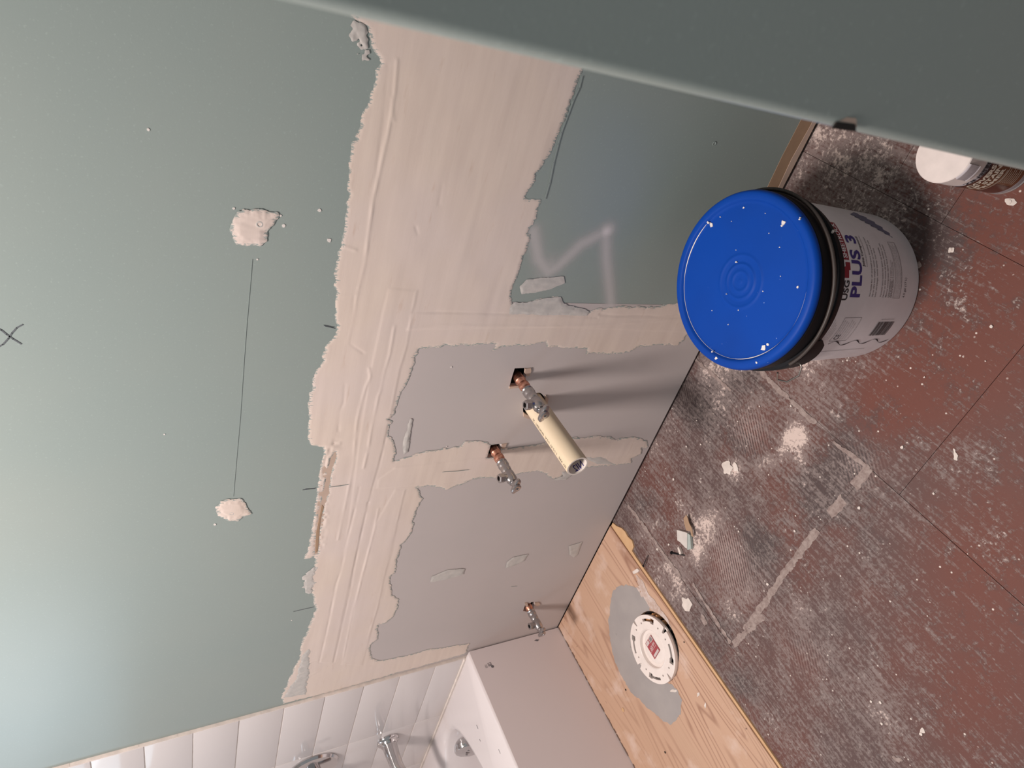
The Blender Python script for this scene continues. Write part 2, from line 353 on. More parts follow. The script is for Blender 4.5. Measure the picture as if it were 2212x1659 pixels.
# the new grey sheet set into the old green wall
xa,_=WX((1290,690)); xb,_=WX((1480,690)); xs=1.229
SH=[(XL+.001,.009),(xs,.009),(xs,.80),(XL+.001,.80)]
wall=struct(plate('wall_back',[(XL,ZT),(XL,.80),(xs+.0008,.80),(xs+.0008,.009),(XR,.009),(XR,ZT)],[],WALL,-.0127,0,M_GREEN))
plate('drywall_panel',[(a,b) for a,b in SH],HO,WALL,-.0127,-.0003,M_DRY,wall)['label']='new grey drywall sheet cut around the pipes'
box('bottom_plate',(XL,.0128,.0),(XR,.05,.038),M_PLATE,wall)
box('cavity_back',(-.9,.10,-.02),(XR,.11,ZT),M_DARK,wall)
box('stud',(1.14,.0128,.038),(1.178,.09,.8),M_PLATE,wall); box('stud',(.70,.0128,.038),(.738,.09,.8),M_PLATE,wall)

MUD=[(757,38),(790,55),(800,72),(804,100),(816,120),(820,136),(812,150),(814,165),(807,190),(795,215),(783,240),(773,275),(768,300),(757,318),(755,340),(751,360),(753,380),(749,400),(752,420),(748,460),(744,490),(735,530),(727,560),(721,600),(724,640),(722,680),(730,700),(722,722),(705,745),(697,775),(680,805),(673,830),(668,870),(665,910),(664,945),(674,962),(697,968),
 (696,990),(690,1020),(685,1060),(678,1110),(672,1150),(664,1185),(655,1208),(664,1207),(680,1200),(678,1230),(665,1250),(655,1262),(672,1275),(677,1300),(681,1315),(674,1335),(668,1348),(658,1372),(650,1392),(648,1420),(635,1440),(627,1462),(616,1485),(606,1508),(612,1520),
 (700,1500),(1006,1412),(1014,1390),(987.5,1393),(954,1400),(923.5,1403),(893,1413),(856,1420),(819,1427),(802,1420),(799,1396.5),(815.7,1380),(815.7,1349),(832.5,1346),(849,1332.5),(859.5,1312),(861,1292),(846,1285),(843,1248),(854,1235),(858,1208),(866,1177),(886,1157),(893,1134),(893,1125),(904,1093),(913,1077),(906,1063),(901,1052),(925,1050),(966,1058),(1001,1044),(1034,1032),(1061,1032),(1090,1030),(1115,1025),(1161,1017),(1178,1022),(1191,1035),(1213,1030),(1220,1020),(1264,1009),(1350,1003),(1366,1000),(1362,990),(1387,980),(1386,968),(1400,966),(1396,951),(1368.5,943),(1328,948.6),(1318,943),(1290,942),(1238,946),(1189,953),(1159,960),(1120,966),(1085,969),(1083,958),(1060,960),(1057,957),(1045,953),(1004,951),(996,963),(961,968),(906,977),(879,987),(852,995),(856,970),(852,952),(845,944),(838.7,938),(840,920),(848,910),(841,905),(852,892),(858,870),(863,857),(876,830),(890,800),(898,772),(904,752.6),(960,748),(1030,745),(1072,742),(1061,759),(1083,750),(1110,745),(1140,747),(1178,739),(1181,752),(1200,750),(1266,754),(1268,765),(1318,765),(1359.5,761),(1377.5,748.6),(1418,746),(1463.5,746),(1477,734),(1484,722),(1560,700),
 (1560,650),(1459,655.6),(1438,657),(1404,664),(1345,661),(1290.5,667.6),(1273,671),(1242,663),(1215,655),(1211.5,640),(1187,642),(1160,646),(1139,652),(1108,655.6),(1103,642),(1109,620),(1117,597),(1126,570),(1136,542),(1148,506),(1140,503),(1148,488),(1160,473.5),(1164,450),(1170,429),(1133,426),(1152,395),(1160,375),(1185,340),(1190,330),(1201,302),(1212,275),(1222,250),(1232,226),(1242,185),(1257,155),(1290,60),(1000,-40),(760,-40)]
mud=[WX(q) for q in MUD]
mud=[(a,b) if a>XL+.004 else (XL+.001,b) for a,b in mud]
crack=[WX(q) for q in ((724,975),(727,985),(722,1000),(716,1015),(711,1045),(704,1080),(698,1092),(694,1125),(690,1150),(686,1196),(680,1197),(684,1160),(688,1128),(689,1110),(694,1085),(699,1060),(704,1040),(709,1015),(714,990))]
RIDGE=[([(857,130),(852,200),(838,285),(815,390),(806,430),(795,510),(788,570),(775,620)],.0011),
 ([(775,620),(768,650),(762,700),(752,740)],.0009),([(900,628),(890,675),(880,740),(862,800),(850,860),(839,919)],.0006),([(852,704),(841,766),(830,801),(821,845),(817,854),(801,930),(795,968),(785,1010)],.0010),
 ([(797,795),(799,813),(790,835),(779,873),(771,908),(767,944),(763,1003),(752,1058),(741,1112),(730,1165)],.0009),([(776,1052),(763,1112),(749,1166),(736,1234),(725,1262),(704,1370),(690,1430)],-.0009),
 ([(795,1085),(779,1158),(763,1234),(758,1268),(735,1370),(721,1430)],-.0010),([(817,1098),(809,1139),(798,1180),(782,1245),(762,1319),(745,1403),(740,1434)],.0010),
 ([(840,910),(830,960),(818,1010),(805,1050),(796,1085)],-.0007),([(874,1058),(858,1125),(844,1193),(832,1235),(816,1309),(795,1376)],.0006),
 ([(853,1010),(912,1004),(980,996),(1034,990)],.0006),([(805,1057),(860,1052),(917,1047)],-.0006),([(1200,971),(1260,964),(1330,955),(1395,951)],.0006),([(1200,1000),(1260,990),(1330,985),(1387,980)],.0006),
 ([(891,675),(960,674),(1060,677),(1130,679),(1200,680),(1290,685)],-.0008),([(880,710),(960,702),(1060,704),(1200,704),(1300,702),(1450,690)],.0006),([(1296,678),(1340,682),(1380,680),(1420,683),(1465,678)],-.0009),
 ([(765,640),(764,690),(754,740),(756,742),(785,762)],-.0006),([(740,531),(768,540)],.0009),([(730,640),(775,634)],.0005),([(745,830),(742,870),(733,890),(731,930)],-.0006),
 ([(838,140),(828,260),(812,380)],-.0005),([(955,400),(948,440)],-.0008),([(898,490),(902,505)],-.001),([(850,260),(845,210)],.0006),([(705,985),(697,1030),(690,1080)],-.001),([(640,1440),(700,1420)],.0006),([(650,1470),(705,1440)],.0006)]
RIDGE=[([WX(q) for q in l],h) for l,h in RIDGE]
TAPES=[[(840,622.4),(899.7,627.3),(890,674),(880,740),(862,800),(839,919),(803,1055),(779,1152),(748,1290),(718,1430),(690,1430),(715,1330),(745,1180),(760,1080),(775,960),(800,800),(812,745),(827,674)],
 [(853,1057),(874,1058),(858,1125),(832,1235),(816,1309),(782,1437),(742,1434),(779,1245),(812,1130)],
 [(817,1035),(852,1011),(1034,990),(1260,964),(1395,951),(1387,980),(1260,990),(1061,1028),(917,1047),(814,1055)],
 [(891,675),(1060,677),(1200,680),(1560,690),(1560,720),(1200,706),(880,712)]]
TAPES=[[WX(q) for q in l] for l in TAPES]
def mud_h(X,Y):
    h=np.zeros(X.shape); NZ=smoothn(44,X.shape,None,.0022,(.02,.02))
    for l in TAPES: h+=.0004*np.clip(sdf(l,X,Y)/.003+.5,0,1)
    for l,a in RIDGE: h+=a*.62*np.exp(-(linedist(l,X,Y)/.0024)**2)*(.75+.6*NZ)
    h+=.00010*smoothn(31,X.shape,None,.0022,(.14,.012))+.00022*smoothn(32,X.shape,None,.0022,(.04,.03))
    h+=.0012*np.clip(1-linedist([WX(q) for q in ((720,960),(705,1010),(695,1080),(687,1180))],X,Y)/.02,0,1)*smoothn(33,X.shape,None,.0022,(.008,.006))
    return h
film('joint_compound',[mud],WALL,.0022,M_MUD,wall,thick=.0007,base=.0003,jag=.0026,cells=((.0032,.0075),(.010,.012)),cut=[(crack,.0012)]+[(h,.0) for h in HO],height=mud_h,clip=lambda X,Y:np.minimum(X-(XL+.0012),.035+0*X+ (Y-.010)))['label']='cream joint compound skimmed over taped seams'
plate('torn_paper',[WX(q) for q in ((712,955),(730,960),(730,1000),(712,1080),(695,1150),(688,1197),(676,1197),(680,1150),(684,1100),(696,1020))],[],WALL,-.001,.0004,M_TANL,wall)
plate('torn_paper',[WX(q) for q in ((695,1090),(699,1095),(692,1120),(689,1150),(686,1190),(681,1194),(683,1150),(689,1120))],[],WALL,.0004,.0009,M_TAN,wall)
def dab(pts,mat,seed,parent=wall,nm='compound_dab',jag=.0015,th=.0008):
    return film(nm,[[WX(q) for q in pts]],WALL,.0016,mat,parent,thick=th,base=.0010,jag=jag,seed=seed,
      height=lambda X,Y:.0004*smoothn(seed+3,X.shape,None,.0016,(.006,.02)))
dab(((928,1258),(933,1245),(967,1230),(1004,1228),(1001,1240),(971,1250)),M_MUDTHIN,3,jag=.001)
dab(((1092,1227),(1094,1214),(1109,1203),(1142,1196),(1132,1211),(1112,1221)),M_MUDTHIN,4,jag=.001)
dab(((1228,1179),(1257,1170),(1247,1198),(1240,1204),(1230,1198)),M_MUDTHIN,5,jag=.001)
dab(((1122,618),(1136,604),(1170,599),(1218,597),(1220,611),(1187,625),(1153,633),(1126,635)),M_MUDTHIN,6,jag=.001)
dab(((1112,652),(1140,652),(1187,643),(1211,640),(1216,655),(1243,663),(1275,672),(1270,682),(1190,680),(1100,678),(1100,662)),M_MUDTHIN,7)
dab(((1255,985),(1300,985),(1330,1003),(1290,1002)),M_MUDTHIN,8,jag=.001)
dab(((870,960),(880,920),(886,903),(890,906),(886,940),(880,975),(872,980)),M_MUDTHIN,9)
dab(((1190,1037),(1216,1028),(1213,1018),(1236,1018),(1232,1028),(1222,1036)),M_MUDTHIN,10,jag=.001)
dab(((640,1465),(650,1420),(668,1400),(668,1440),(664,1480),(660,1500),(615,1505),(622,1490)),M_MUDTHIN,11,jag=.004)
dab(((655,1245),(680,1225),(678,1275),(665,1285),(653,1262)),M_MUDTHIN,12,jag=.006)
dab(((762,45),(790,60),(802,105),(797,118),(780,110),(775,85),(765,70)),M_MUDTHIN,14,jag=.009)
for nm,pts,ctr,s in (('screw_patch',((523,450),(559,448),(578,460),(600,463),(591,487),(578,501),(578,520),(564,532),(520,526),(501,516),(496,496),(504,472)),(560,483),21),
              ('screw_patch',((475,1082),(521,1074),(533,1085),(541,1109),(516,1123),(492,1125),(470,1111),(467,1094)),(500,1107),22)):
    o=dab(pts,M_MUD,s,nm=nm,jag=.003,th=.0016)
    c_=WX(ctr); lathe('screw_dimple',[(0.0055,0),(.005,.0012),(.0032,.0014),(.0022,.0002),(0,.0002)],M_MUDTHIN,o,org=(c_[0],-.0016,c_[1]),axis=(0,-1,0),n=14)
bm=bmesh.new()   # stray crumbs of compound on the green paint
for q,s in (((613,487),2.5),((711,519),3),((690,454),2.2),((464,1133),2.5),((505,450),1.6),((556,560),1.2),((680,1340),1.5),((630,1340),1.3),((355,938),1.2),((606,466),1.5),((320,280),1.5),((975,793),1.6),((965,965),1.3)):
    a,b=WX(q); k=7; pts=[(a+s*.0012*(.7+.5*random.random())*math.cos(2*PI*i/k),b+s*.0012*(.7+.5*random.random())*math.sin(2*PI*i/k)) for i in range(k)]
    add_plate(bm,pts,[],WALL,0,.0006)
o=fin('compound_crumbs',bm,M_SPLAT,wall); o['kind']='stuff'
def stroke(name,lines,w,mat,parent=wall,off=.0005,m3=WALL,conv=WX):
    bm=bmesh.new()
    for l in lines:
        p=[Vector(conv(q)) for q in l]; n=len(p)
        for i in range(n-1):
            d=(p[i+1]-p[i]).normalized(); s=Vector((-d.y,d.x))*w/2; e=d*w*.2
            add_plate(bm,[tuple(p[i]-s-e),tuple(p[i+1]-s+e),tuple(p[i+1]+s+e),tuple(p[i]+s-e)],[],m3,off-.0003,off)
    return fin(name,bm,mat,parent)
stroke('cross_mark',[[(-6,709),(3,713),(14,722),(28,732),(46,743)],[(-3,749),(6,744),(18,731),(26,719),(36,708),(49,701)]],.0020,M_PENCIL)
stroke('pencil_line',[[(545,560),(541,610),(533,700),(527,780),(519,900),(511,990),(504,1072)]],.00045,M_PENCILF)
stroke('pencil_tick',[[(699,702),(722,706)],[(702,705),(724,709)],[(700,703),(724,709)]],.0007,M_PENCIL)
stroke('pencil_tick',[[(654,1058),(682,1054)],[(660,1056),(680,1055.5)]],.0016,M_PENCIL)
stroke('pencil_tick',[[(710,1051),(735,1048),(752,1045)]],.0012,M_PENCILF,off=.0024)
stroke('pencil_tick',[[(955,1018),(985,1016),(1012,1013)]],.0011,M_PENCILF,off=.0030)
stroke('pencil_tick',[[(634,1321),(655,1316),(678,1311)]],.0016,M_PENCIL)
stroke('pencil_tick',[[(1104,1267),(1117,1266)]],.0010,M_PENCILF)
# soft white spray painted zigzag on the green board
zz=[[(1152,500),(1163,560),(1185,588),(1205,575),(1255,528),(1308,500)],[(1308,500),(1310,560),(1318,640),(1320,670)]]
zz=[[WX(q) for q in l] for l in zz]
def zal(x,y):
    d=np.minimum(linedist(zz[0],x,y),linedist(zz[1],x,y)); a=.60*np.exp(-(d/.015)**2)
    h=WX((1310,500)); a=np.maximum(a,.95*np.exp(-(((x-h[0])**2+(y-h[1])**2)/.017**2))); a=np.maximum(a,.5*np.exp(-(((x-WX((1185,580))[0])**2+(y-WX((1185,580))[1])**2)/.028**2)))
    return a
film('spray_paint_mark',[[WX(q) for q in ((1140,480),(1250,460),(1350,450),(1380,560),(1370,668),(1280,668),(1210,655),(1130,600))]],WALL,.005,M_SPRAY,wall,thick=.0,base=.0002,jag=0,attrs={'alpha':zal})
# bare strip left by the missing baseboard
z0,z1=.011,.054
plate('bare_paper_strip',[(xs+.02,z0)]+[(x,z0) for x in (1.4,1.6,XR-.01)]+[(XR-.01,z1)]+[(2.2-.07*i,z1+.0012*math.sin(i*2.3)) for i in range(13)]+[(xs+.02,z1)],[],WALL,0,.0006,M_TAN,wall)
plate('bare_paper_strip',[(xs+.03,z0-.001),(XR-.02,z0-.001)]+[(2.2-.07*i,.024+.003*math.sin(i*2.9)) for i in range(13)]+[(xs+.03,.024)],[],WALL,0,.0012,M_TANL,wall)
stroke('paint_ridge',[[(1256,165),(1250,190),(1238,215),(1225,250),(1212,285),(1205,310),(1195,350),(1186,395),(1176,430)]],.0016,M_GREEN,off=.0016)
lathe('nail_dent',[(.004,.0),(.0035,.0006),(.002,.0),(0,-.001)],M_GREEN,wall,org=(WX((1543,310))[0],-.0004,WX((1543,310))[1]),axis=(0,-1,0),n=12)
# torn paper flaps at the pipe cut-outs
for pts in (((1134,796),(1146,794),(1147,800),(1143,811),(1138,812),(1133,805)),((1100,834),(1119,832),(1120,836),(1099,839)),((1084,959),(1094,957),(1090,968),(1084,968)),((1155,1301),(1163,1300),(1167,1305),(1160,1309),(1156,1307)),((1133,1302),(1139,1301),(1140,1308),(1136,1311)),((1130,890),(1133,893),(1146,899),(1144,905),(1130,899)),((1178,853),(1184,860),(1182,872),(1177,864))):
    plate('torn_flap',[WX(q) for q in pts],[],WALL,-.002,.0022,M_TANL,wall)

# ------------------------------------------------------------------ left wall, window, ceiling, partition
wl=struct(plate('wall_left',[(.02,0),(.02,2.58),(-1.7,2.58),(-1.7,0)],[[(-.36,1.25),(-.36,1.92),(-1.08,1.92),(-1.08,1.25)]],lambda a,b,t:(t,a,b),-.90,-.79,M_TILE))
win=struct(bpy.data.objects.new('window_1',None)); COL.objects.link(win)
gm=NT('daylight_glass',.2); em=gm.n('ShaderNodeEmission'); em.inputs[0].default_value=(.70,.88,1,1); em.inputs[1].default_value=2.7; gm.lk(em.outputs[0],gm.t.nodes['Material Output'].inputs[0])
box('pane',(-.86,-1.08,1.25),(-.85,-.36,1.92),gm.m,win)
for a,b in (((-.87,-.385,1.25),(-.79,-.36,1.92)),((-.87,-1.08,1.25),(-.79,-1.055,1.92)),((-.87,-1.055,1.25),(-.79,-.385,1.275)),((-.87,-1.055,1.895),(-.79,-.385,1.92)),((-.86,-1.055,1.60),(-.83,-.385,1.615))): box('window_frame',a,b,M_SHEET,win)
cl=struct(plate('ceiling',[(-.9,.1),(2.6,.1),(2.6,-1.7),(-.9,-1.7)],[],FLOOR,2.58,2.62,M_SHEET))
lp=empty('ceiling_lamp',(.90,-.70,2.58),'round flush ceiling lamp above the floor, outside the picture','lamp')
lathe('lamp_base',[(0,0),(.15,0),(.15,-.03),(.14,-.035),(0,-.035)],M_SHEET,lp)
# door-side wall end that cuts across the right of the view
pe=1.754
bm=bmesh.new(); R0=.006; pts=[(pe+.9,-.70),(pe+.9,-.585)]
pts+=[(pe+R0-R0*math.sin(a),-.585-R0+R0*math.cos(a)) for a in [i*PI/12 for i in range(7)]]
pts+=[(pe+R0-R0*math.cos(a),-.70+R0-R0*math.sin(a)) for a in [i*PI/12 for i in range(7)]]
add_plate(bm,pts,[],FLOOR,0,2.58)
part=struct(fin('wall_right',bm,M_GREEN,None,40)); part['label']='dark green wall end with a rounded corner bead'
c_=P((1825,272),1,-.7); bm=bmesh.new()
add_plate(bm,[(pe-.0002,c_[2]+.009),(pe+.0035,c_[2]+.008),(pe+.004,c_[2]-.007),(pe+.001,c_[2]-.010)],[],WALL,.6996,.7006); fin('corner_nick',bm,M_DARK,part)
bm=bmesh.new(); add_plate(bm,[(pe+.004,c_[2]+.006),(pe+.0065,c_[2]+.002),(pe+.007,c_[2]-.005),(pe+.003,c_[2]-.009),(pe+.0045,c_[2]-.006)],[],WALL,.6996,.7004); fin('corner_scuff',bm,M_TANL,part)

# ------------------------------------------------------------------ floor
floor=struct(box('floor',(-.9,-1.7,-.03),(2.6,.1,-.012),M_PLATE))
B=[] # dust, dark, red, ridge spots: (pixel), radius m, amount
def sp(kind,*l): B.extend((kind,FX(q),r,a) for q,r,a in l)
sp('dust',((1498,1150),.030,.42),((1520,1128),.030,.42),((1545,1112),.026,.38),((1532,1160),.026,.36),((1512,1190),.026,.42),((1500,1205),.02,.3),((1480,1095),.045,.24),((1592,1012),.022,.40),((1640,1012),.018,.34),((1668,998),.020,.40),((1692,975),.020,.42),((1708,950),.020,.42),((1724,928),.022,.42),((1738,955),.02,.34),((1728,990),.022,.34),((1700,930),.03,.22),((1575,1015),.02,.5),((1415,965),.03,.30),((1440,920),.04,.2),((1540,800),.06,.25),((1550,900),.07,.2),((1830,1085),.03,.25),((1570,1310),.03,.35),((1465,1230),.05,.3),((1735,1325),.03,.35),((1560,790),.05,.2),
 ((1620,870),.05,.15),((1900,800),.05,.15),((2065,980),.04,.2),((2130,1160),.05,.2),((1900,1520),.05,.25),((1700,1600),.05,.2),((2095,615),.04,.25),((1750,290),.04,.25),((1700,400),.04,.2),((1745,780),.05,.25),((1780,860),.05,.2),((2010,700),.05,.1),((1620,1290),.03,.2),((1400,1150),.05,.18),((1440,1260),.06,.22),((1480,1300),.05,.15))
sp('dust',((1850,340),.12,.25),((1930,430),.12,.15),((1800,300),.05,.2),((1880,480),.07,.15))
sp('dark',((1470,850),.05,.26),((1510,880),.06,.22),((1600,810),.07,.22),((1390,1090),.05,.14),((1640,1170),.06,.16),((1560,1340),.05,.12),((1760,1080),.07,.14),((1840,950),.06,.10),((1420,960),.0,.0),((1540,830),.05,.15),((1620,960),.05,.15),((1560,930),.05,.12),((1800,340),.09,.08),((1870,420),.10,.08),((1960,500),.09,.08),((1640,1190),.05,.10),((1800,1010),.06,.15),((1840,1100),.05,.12),((1600,1480),.04,.18),((1550,1400),.04,.12),((1500,1340),.05,.08),((2010,530),.08,.12),((1960,700),.05,.06),((1500,1280),.05,.08))  # dark floor patches, plus shade painted into the floor right of the bucket
sp('red',((1590,930),.06,.6),((1980,800),.12,.6),((2150,500),.15,.9),((2200,650),.15,.8),((1900,880),.07,.7),((2190,1180),.12,.8),((2100,1560),.12,.6),((2050,1250),.10,.4),((2100,900),.12,.35),((1740,1230),.05,.5),((1950,420),.08,.2),((2200,1450),.12,.5),((1700,1640),.06,.4),((1450,1100),.05,.3))
sp('ridge',((1620,930),.045,1),((1580,1230),.06,1),((1570,1180),.04,.8),((1480,850),.03,.5),((1600,1560),.05,.4),((1740,1410),.05,.4),((1860,1010),.04,.5))
def floor_panel(outer,nm='floor_panel',parent=floor,z=0.0,res=.01,th=.012):
    xs_=[p[0] for p in outer]; ys_=[p[1] for p in outer]; x0,x1,y0,y1=min(xs_),max(xs_),min(ys_),max(ys_)
    nx=max(2,int((x1-x0)/res)+1); ny=max(2,int((y1-y0)/res)+1)
    gx=np.linspace(x0,x1,nx); gy=np.linspace(y0,y1,ny); X,Y=np.meshgrid(gx,gy,indexing='ij')
    Z=np.full(X.shape,z)
    v=[(float(a),float(b),float(c)) for a,b,c in zip(X.ravel(),Y.ravel(),Z.ravel())]
    f=[(i*ny+j,(i+1)*ny+j,(i+1)*ny+j+1,i*ny+j+1) for i in range(nx-1) for j in range(ny-1)]
    bnd=[i*ny for i in range(nx)]+[(nx-1)*ny+j for j in range(1,ny)]+[i*ny+ny-1 for i in range(nx-2,-1,-1)]+[j for j in range(ny-2,0,-1)]
    k=len(v); v+=[(v[b][0],v[b][1],z-th) for b in bnd]; n=len(bnd)
    f+=[(bnd[i],k+i,k+(i+1)%n,bnd[(i+1)%n]) for i in range(n)]
    me=bpy.data.meshes.new(nm); me.from_pydata(v,[],f)
    A=np.array(v)
    for kind in ('dust','dark','red','ridge'):
        s=np.zeros(len(v))
        for kd,c,r,a in B:
            if kd==kind and r>0: s=s+a*np.exp(-((A[:,0]-c[0])**2+(A[:,1]-c[1])**2)/(r*r))
        if kind in('red','ridge'): s=np.clip(s,0,1)
        at=me.attributes.new(kind,'FLOAT','POINT'); at.data.foreach_set('value',s.tolist())
    return link(nm,me,M_FLOOR,parent)
G=.0004
def fp(x0,x1,y0,y1,dz=0): floor_panel([(x0+G,y1-G),(x1-G,y0+G)],z=dz)
fp(.5005,.590,-1.62,.012,0)
fp(.590,1.166,-.470,.012,-.0006)
fp(1.166,1.588,-.54,.012,0)
for a,b in ((-.202,.012),(-.322,-.202),(-.60,-.322)): fp(1.588,2.1,a,b,random.uniform(-.0003,.0003))
fp(.590,1.166,-1.00,-.470,.0004); fp(1.166,1.588,-1.0,-.540,0); fp(1.588,2.1,-1.0,-.60,0); fp(.59,1.588,-1.62,-1.0,0); fp(1.588,2.6,-1.62,-1.0,0); fp(2.1,2.6,-1.0,.012,0)
# raised ledges of old filler that follow the joints
def ledge(pts,w,seed):
    l=[Vector(FX(q)) for q in pts]; a=[]; b=[]
    for i,p in enumerate(l):
        d=(l[min(i+1,len(l)-1)]-l[max(i-1,0)]).normalized(); s=Vector((-d.y,d.x))*w/2; a.append(tuple(p+s)); b.append(tuple(p-s))
    film('filler_strip',[a+b[::-1]],FLOOR,.0018,M_LEDGE,floor,thick=.0005,base=.0008,jag=.0030,seed=seed,cells=((.004,.004),(.012,.012)))
ledge(((1633,792),(1690,848),(1760,915)),.010,41); ledge(((1800,955),(1840,985),(1878,1012)),.009,42)
ledge(((1876,1010),(1862,1030),(1846,1050)),.018,43); ledge(((1825,1080),(1790,1110)),.022,44); ledge(((1765,1145),(1700,1230),(1650,1305),(1610,1362)),.016,45); ledge(((1583,1392),(1650,1330)),.014,46)
ledge(((1356,1090),(1400,1150),(1440,1205),(1470,1245)),.010,47); ledge(((1497,1262),(1540,1330),(1578,1388)),.008,48)
ledge(((1500,775),(1540,810),(1580,845)),.008,49)
def spl(pts,seed,mat=M_CHIP): film('plaster_splatter',[[FX(q) for q in pts]],FLOOR,.0015,mat,floor,thick=.0008,base=.0012,jag=.0032,seed=seed)
spl(((1474,1292),(1486,1291),(1496,1306),(1490,1322),(1479,1322),(1474,1308)),51)
spl(((1512,1322),(1521,1328),(1527,1345),(1524,1356),(1514,1338)),52,M_LEDGE)
spl(((1560,1003),(1575,997),(1582,1012),(1578,1027),(1566,1020)),53); spl(((1586,997),(1592,1005),(1596,1018),(1588,1018),(1583,1005)),54)
spl(((2060,969),(2066,976),(2073,984),(2069,996),(2061,992),(2058,980)),55); spl(((2172,430),(2184,430),(2196,436),(2192,443),(2178,440)),56)
spl(((2052,535),(2060,538),(2058,545),(2050,546)),57); spl(((1932,1637),(1942,1634),(1950,1642),(1946,1648),(1934,1645)),58,M_LEDGE); spl(((1980,580),(1990,574),(1984,568),(1977,576)),59,M_LEDGE)
spl(((1982,1578),(1994,1572),(1997,1580),(1990,1590)),60); 0 and spl(((1495,1135),(1530,1122),(1545,1140),(1530,1168),(1512,1196),(1495,1190),(1503,1165)),61)
0 and spl(((1675,985),(1690,972),(1700,960),(1712,940),(1722,930),(1716,955),(1702,975),(1688,990),(1665,1008),(1655,1008)),62)
for i,(x,y,s) in enumerate(((1588,1137,3),(1720,1114,3),(1703,973,3),(1857,1097,6),(1718,1147,5),(2055,540,4),(2182,437,6),(1660,1262,6),(1597,1148,4),(1446,1176,5),(1421,1186,6),(1536,1205,3),(1515,960,4),(1506,908,3),(1456,1035,6),(1484,965,4),(1991,1585,5),(1906,1563,5),(1883,1515,4),(1903,1517,5),(1790,1415,3),(1950,966,5),(2143,705,5),(1998,815,3),(1710,877,4),(1642,878,3),(1584,1022,3),(2018,1066,4),(1505,1310,2),(1925,455,2),(1850,1310,2),(2130,780,2),(2092,1196,2),(1610,1190,2),(1640,1120,2),(1780,1250,2),(2005,1330,2),(1595,910,3))):
    a,b=FX((x,y)); k=6; sz=s*.00055; r0=random.random()*6
    bm=bmesh.new(); pts=[(sz*(.7+.6*random.random())*math.cos(r0+2*PI*i2/k),sz*(.7+.6*random.random())*math.sin(r0+2*PI*i2/k)) for i2 in range(k)]
    add_plate(bm,pts,[],FLOOR,0,.0012+sz*.3)
    o=fin('plaster_chip',bm,M_CHIP); o.location=(a,b,.0008)
    zone='near the blue-lidded bucket' if x>1640 and y<1000 else 'beside the drywall scrap' if x<1560 and y>1040 and x>1400 else 'in front of the grey drywall' if x<1660 and y<1040 else 'on the open floor left of the plywood' if y>1300 else 'in the middle of the scraped floor'
    tag(o,'small white plaster chip '+zone,'chip','plaster chips '+zone)
    uniq={(1857,1097):'squarish pale chip on the corner of the light filler strip',(2182,437):'round white chip on red floor beside the spray can',(1660,1262):'pale chip between the drywall scrap and the filler strip',(1446,1176):'white chip just above the drywall scrap near the floor joint',(1421,1186):'white chip on the floor beside the bent nail',(1456,1035):'pointed white chip near the foot of the grey drywall',(1718,1147):'white chip beside the broken end of the filler strip',(1991,1585):'triangular white chip farthest out on the open red floor',(2055,540):'yellowish chip on the floor beside the bucket base'}.get((x,y))
    if uniq:
        o['label']=uniq; del o['group']

# plywood strip beside the tub, with the toilet hole
FC=(.3648,-.3223); HC=(.378,-.318)
PZ=.008
holeF=[(HC[0]+.084*math.cos(a),HC[1]+.084*math.sin(a)) for a in [-2*PI*i/40 for i in range(40)]]
ply=empty('plywood_panel',(.25,-.75,PZ),'pale plywood floor strip beside the tub with wavy grain','plywood')
def adopt(o,p): at_parent(o,p); return o
adopt(plate('plywood_face',[(.002,-.003),(.490,-.003),(.4925,-.3),(.4945,-1.6),(.002,-1.6)],[holeF],FLOOR,PZ-.012,PZ,M_PLY),ply)
adopt(plate('veneer_edge',[(.4905,-.003),(.503,-.003),(.508,-.02),(.520,-.038),(.524,-.055),(.521,-.07),(.526,-.09),(.517,-.104),(.502,-.106),(.5005,-.13),(.5005,-1.6),(.495,-1.6),(.493,-.3)],[],FLOOR,PZ-.014,PZ-.0035,M_PLYE),ply)
adopt(film('grey_paint_patch',[[FX(q,PZ) for q in ((1325,1277),(1337,1268),(1352,1262),(1375,1268),(1384,1280),(1389,1289),(1405,1302),(1400,1318),(1420,1330),(1440,1400),(1436,1470),(1452,1480),(1463,1491),(1476,1514),(1470,1538),(1449,1565),(1432,1555),(1402,1531),(1368,1501),(1345,1467),(1328,1430),(1321,1400),(1318,1370),(1315,1340),(1318,1309))]],FLOOR,.0025,M_GREYP,None,thick=.0004,base=PZ+.0003,jag=.004,seed=71,cells=((.006,.006),(.03,.03)),cut=[(holeF,0)]),ply)
adopt(film('chalk_smear',[[FX(q,PZ) for q in ((1374,1245),(1383,1250),(1394,1258),(1402,1280),(1412,1296),(1426,1312),(1440,1335),(1448,1365),(1440,1360),(1425,1330),(1405,1315),(1398,1300),(1385,1285),(1378,1268))]],FLOOR,.002,M_CHALK,None,thick=.0005,base=PZ+.0008,jag=.007,seed=72,cells=((.004,.008),(.01,.02)),cut=[(holeF,0)]),ply)
for pts,sd in ((((1445,1493),(1452,1487),(1462,1490),(1464,1496),(1449,1496)),73),(((1506,1497),(1512,1494),(1512,1502),(1506,1506)),74),(((1375,1245),(1379,1250),(1380,1256),(1376,1252)),75),(((1524,1516),(1526,1522),(1524,1532),(1521,1524)),76)):
    adopt(film('plaster_fleck',[[FX(q,PZ) for q in pts]],FLOOR,.0012,M_CHIP,None,thick=.0008,base=PZ+.0005,jag=.0008,seed=sd),ply)
ot=adopt(box('toilet_pipe_hole',(HC[0]-.1,HC[1]-.1,-.0118),(HC[0]+.1,HC[1]+.1,-.0105),M_DARK),ply)
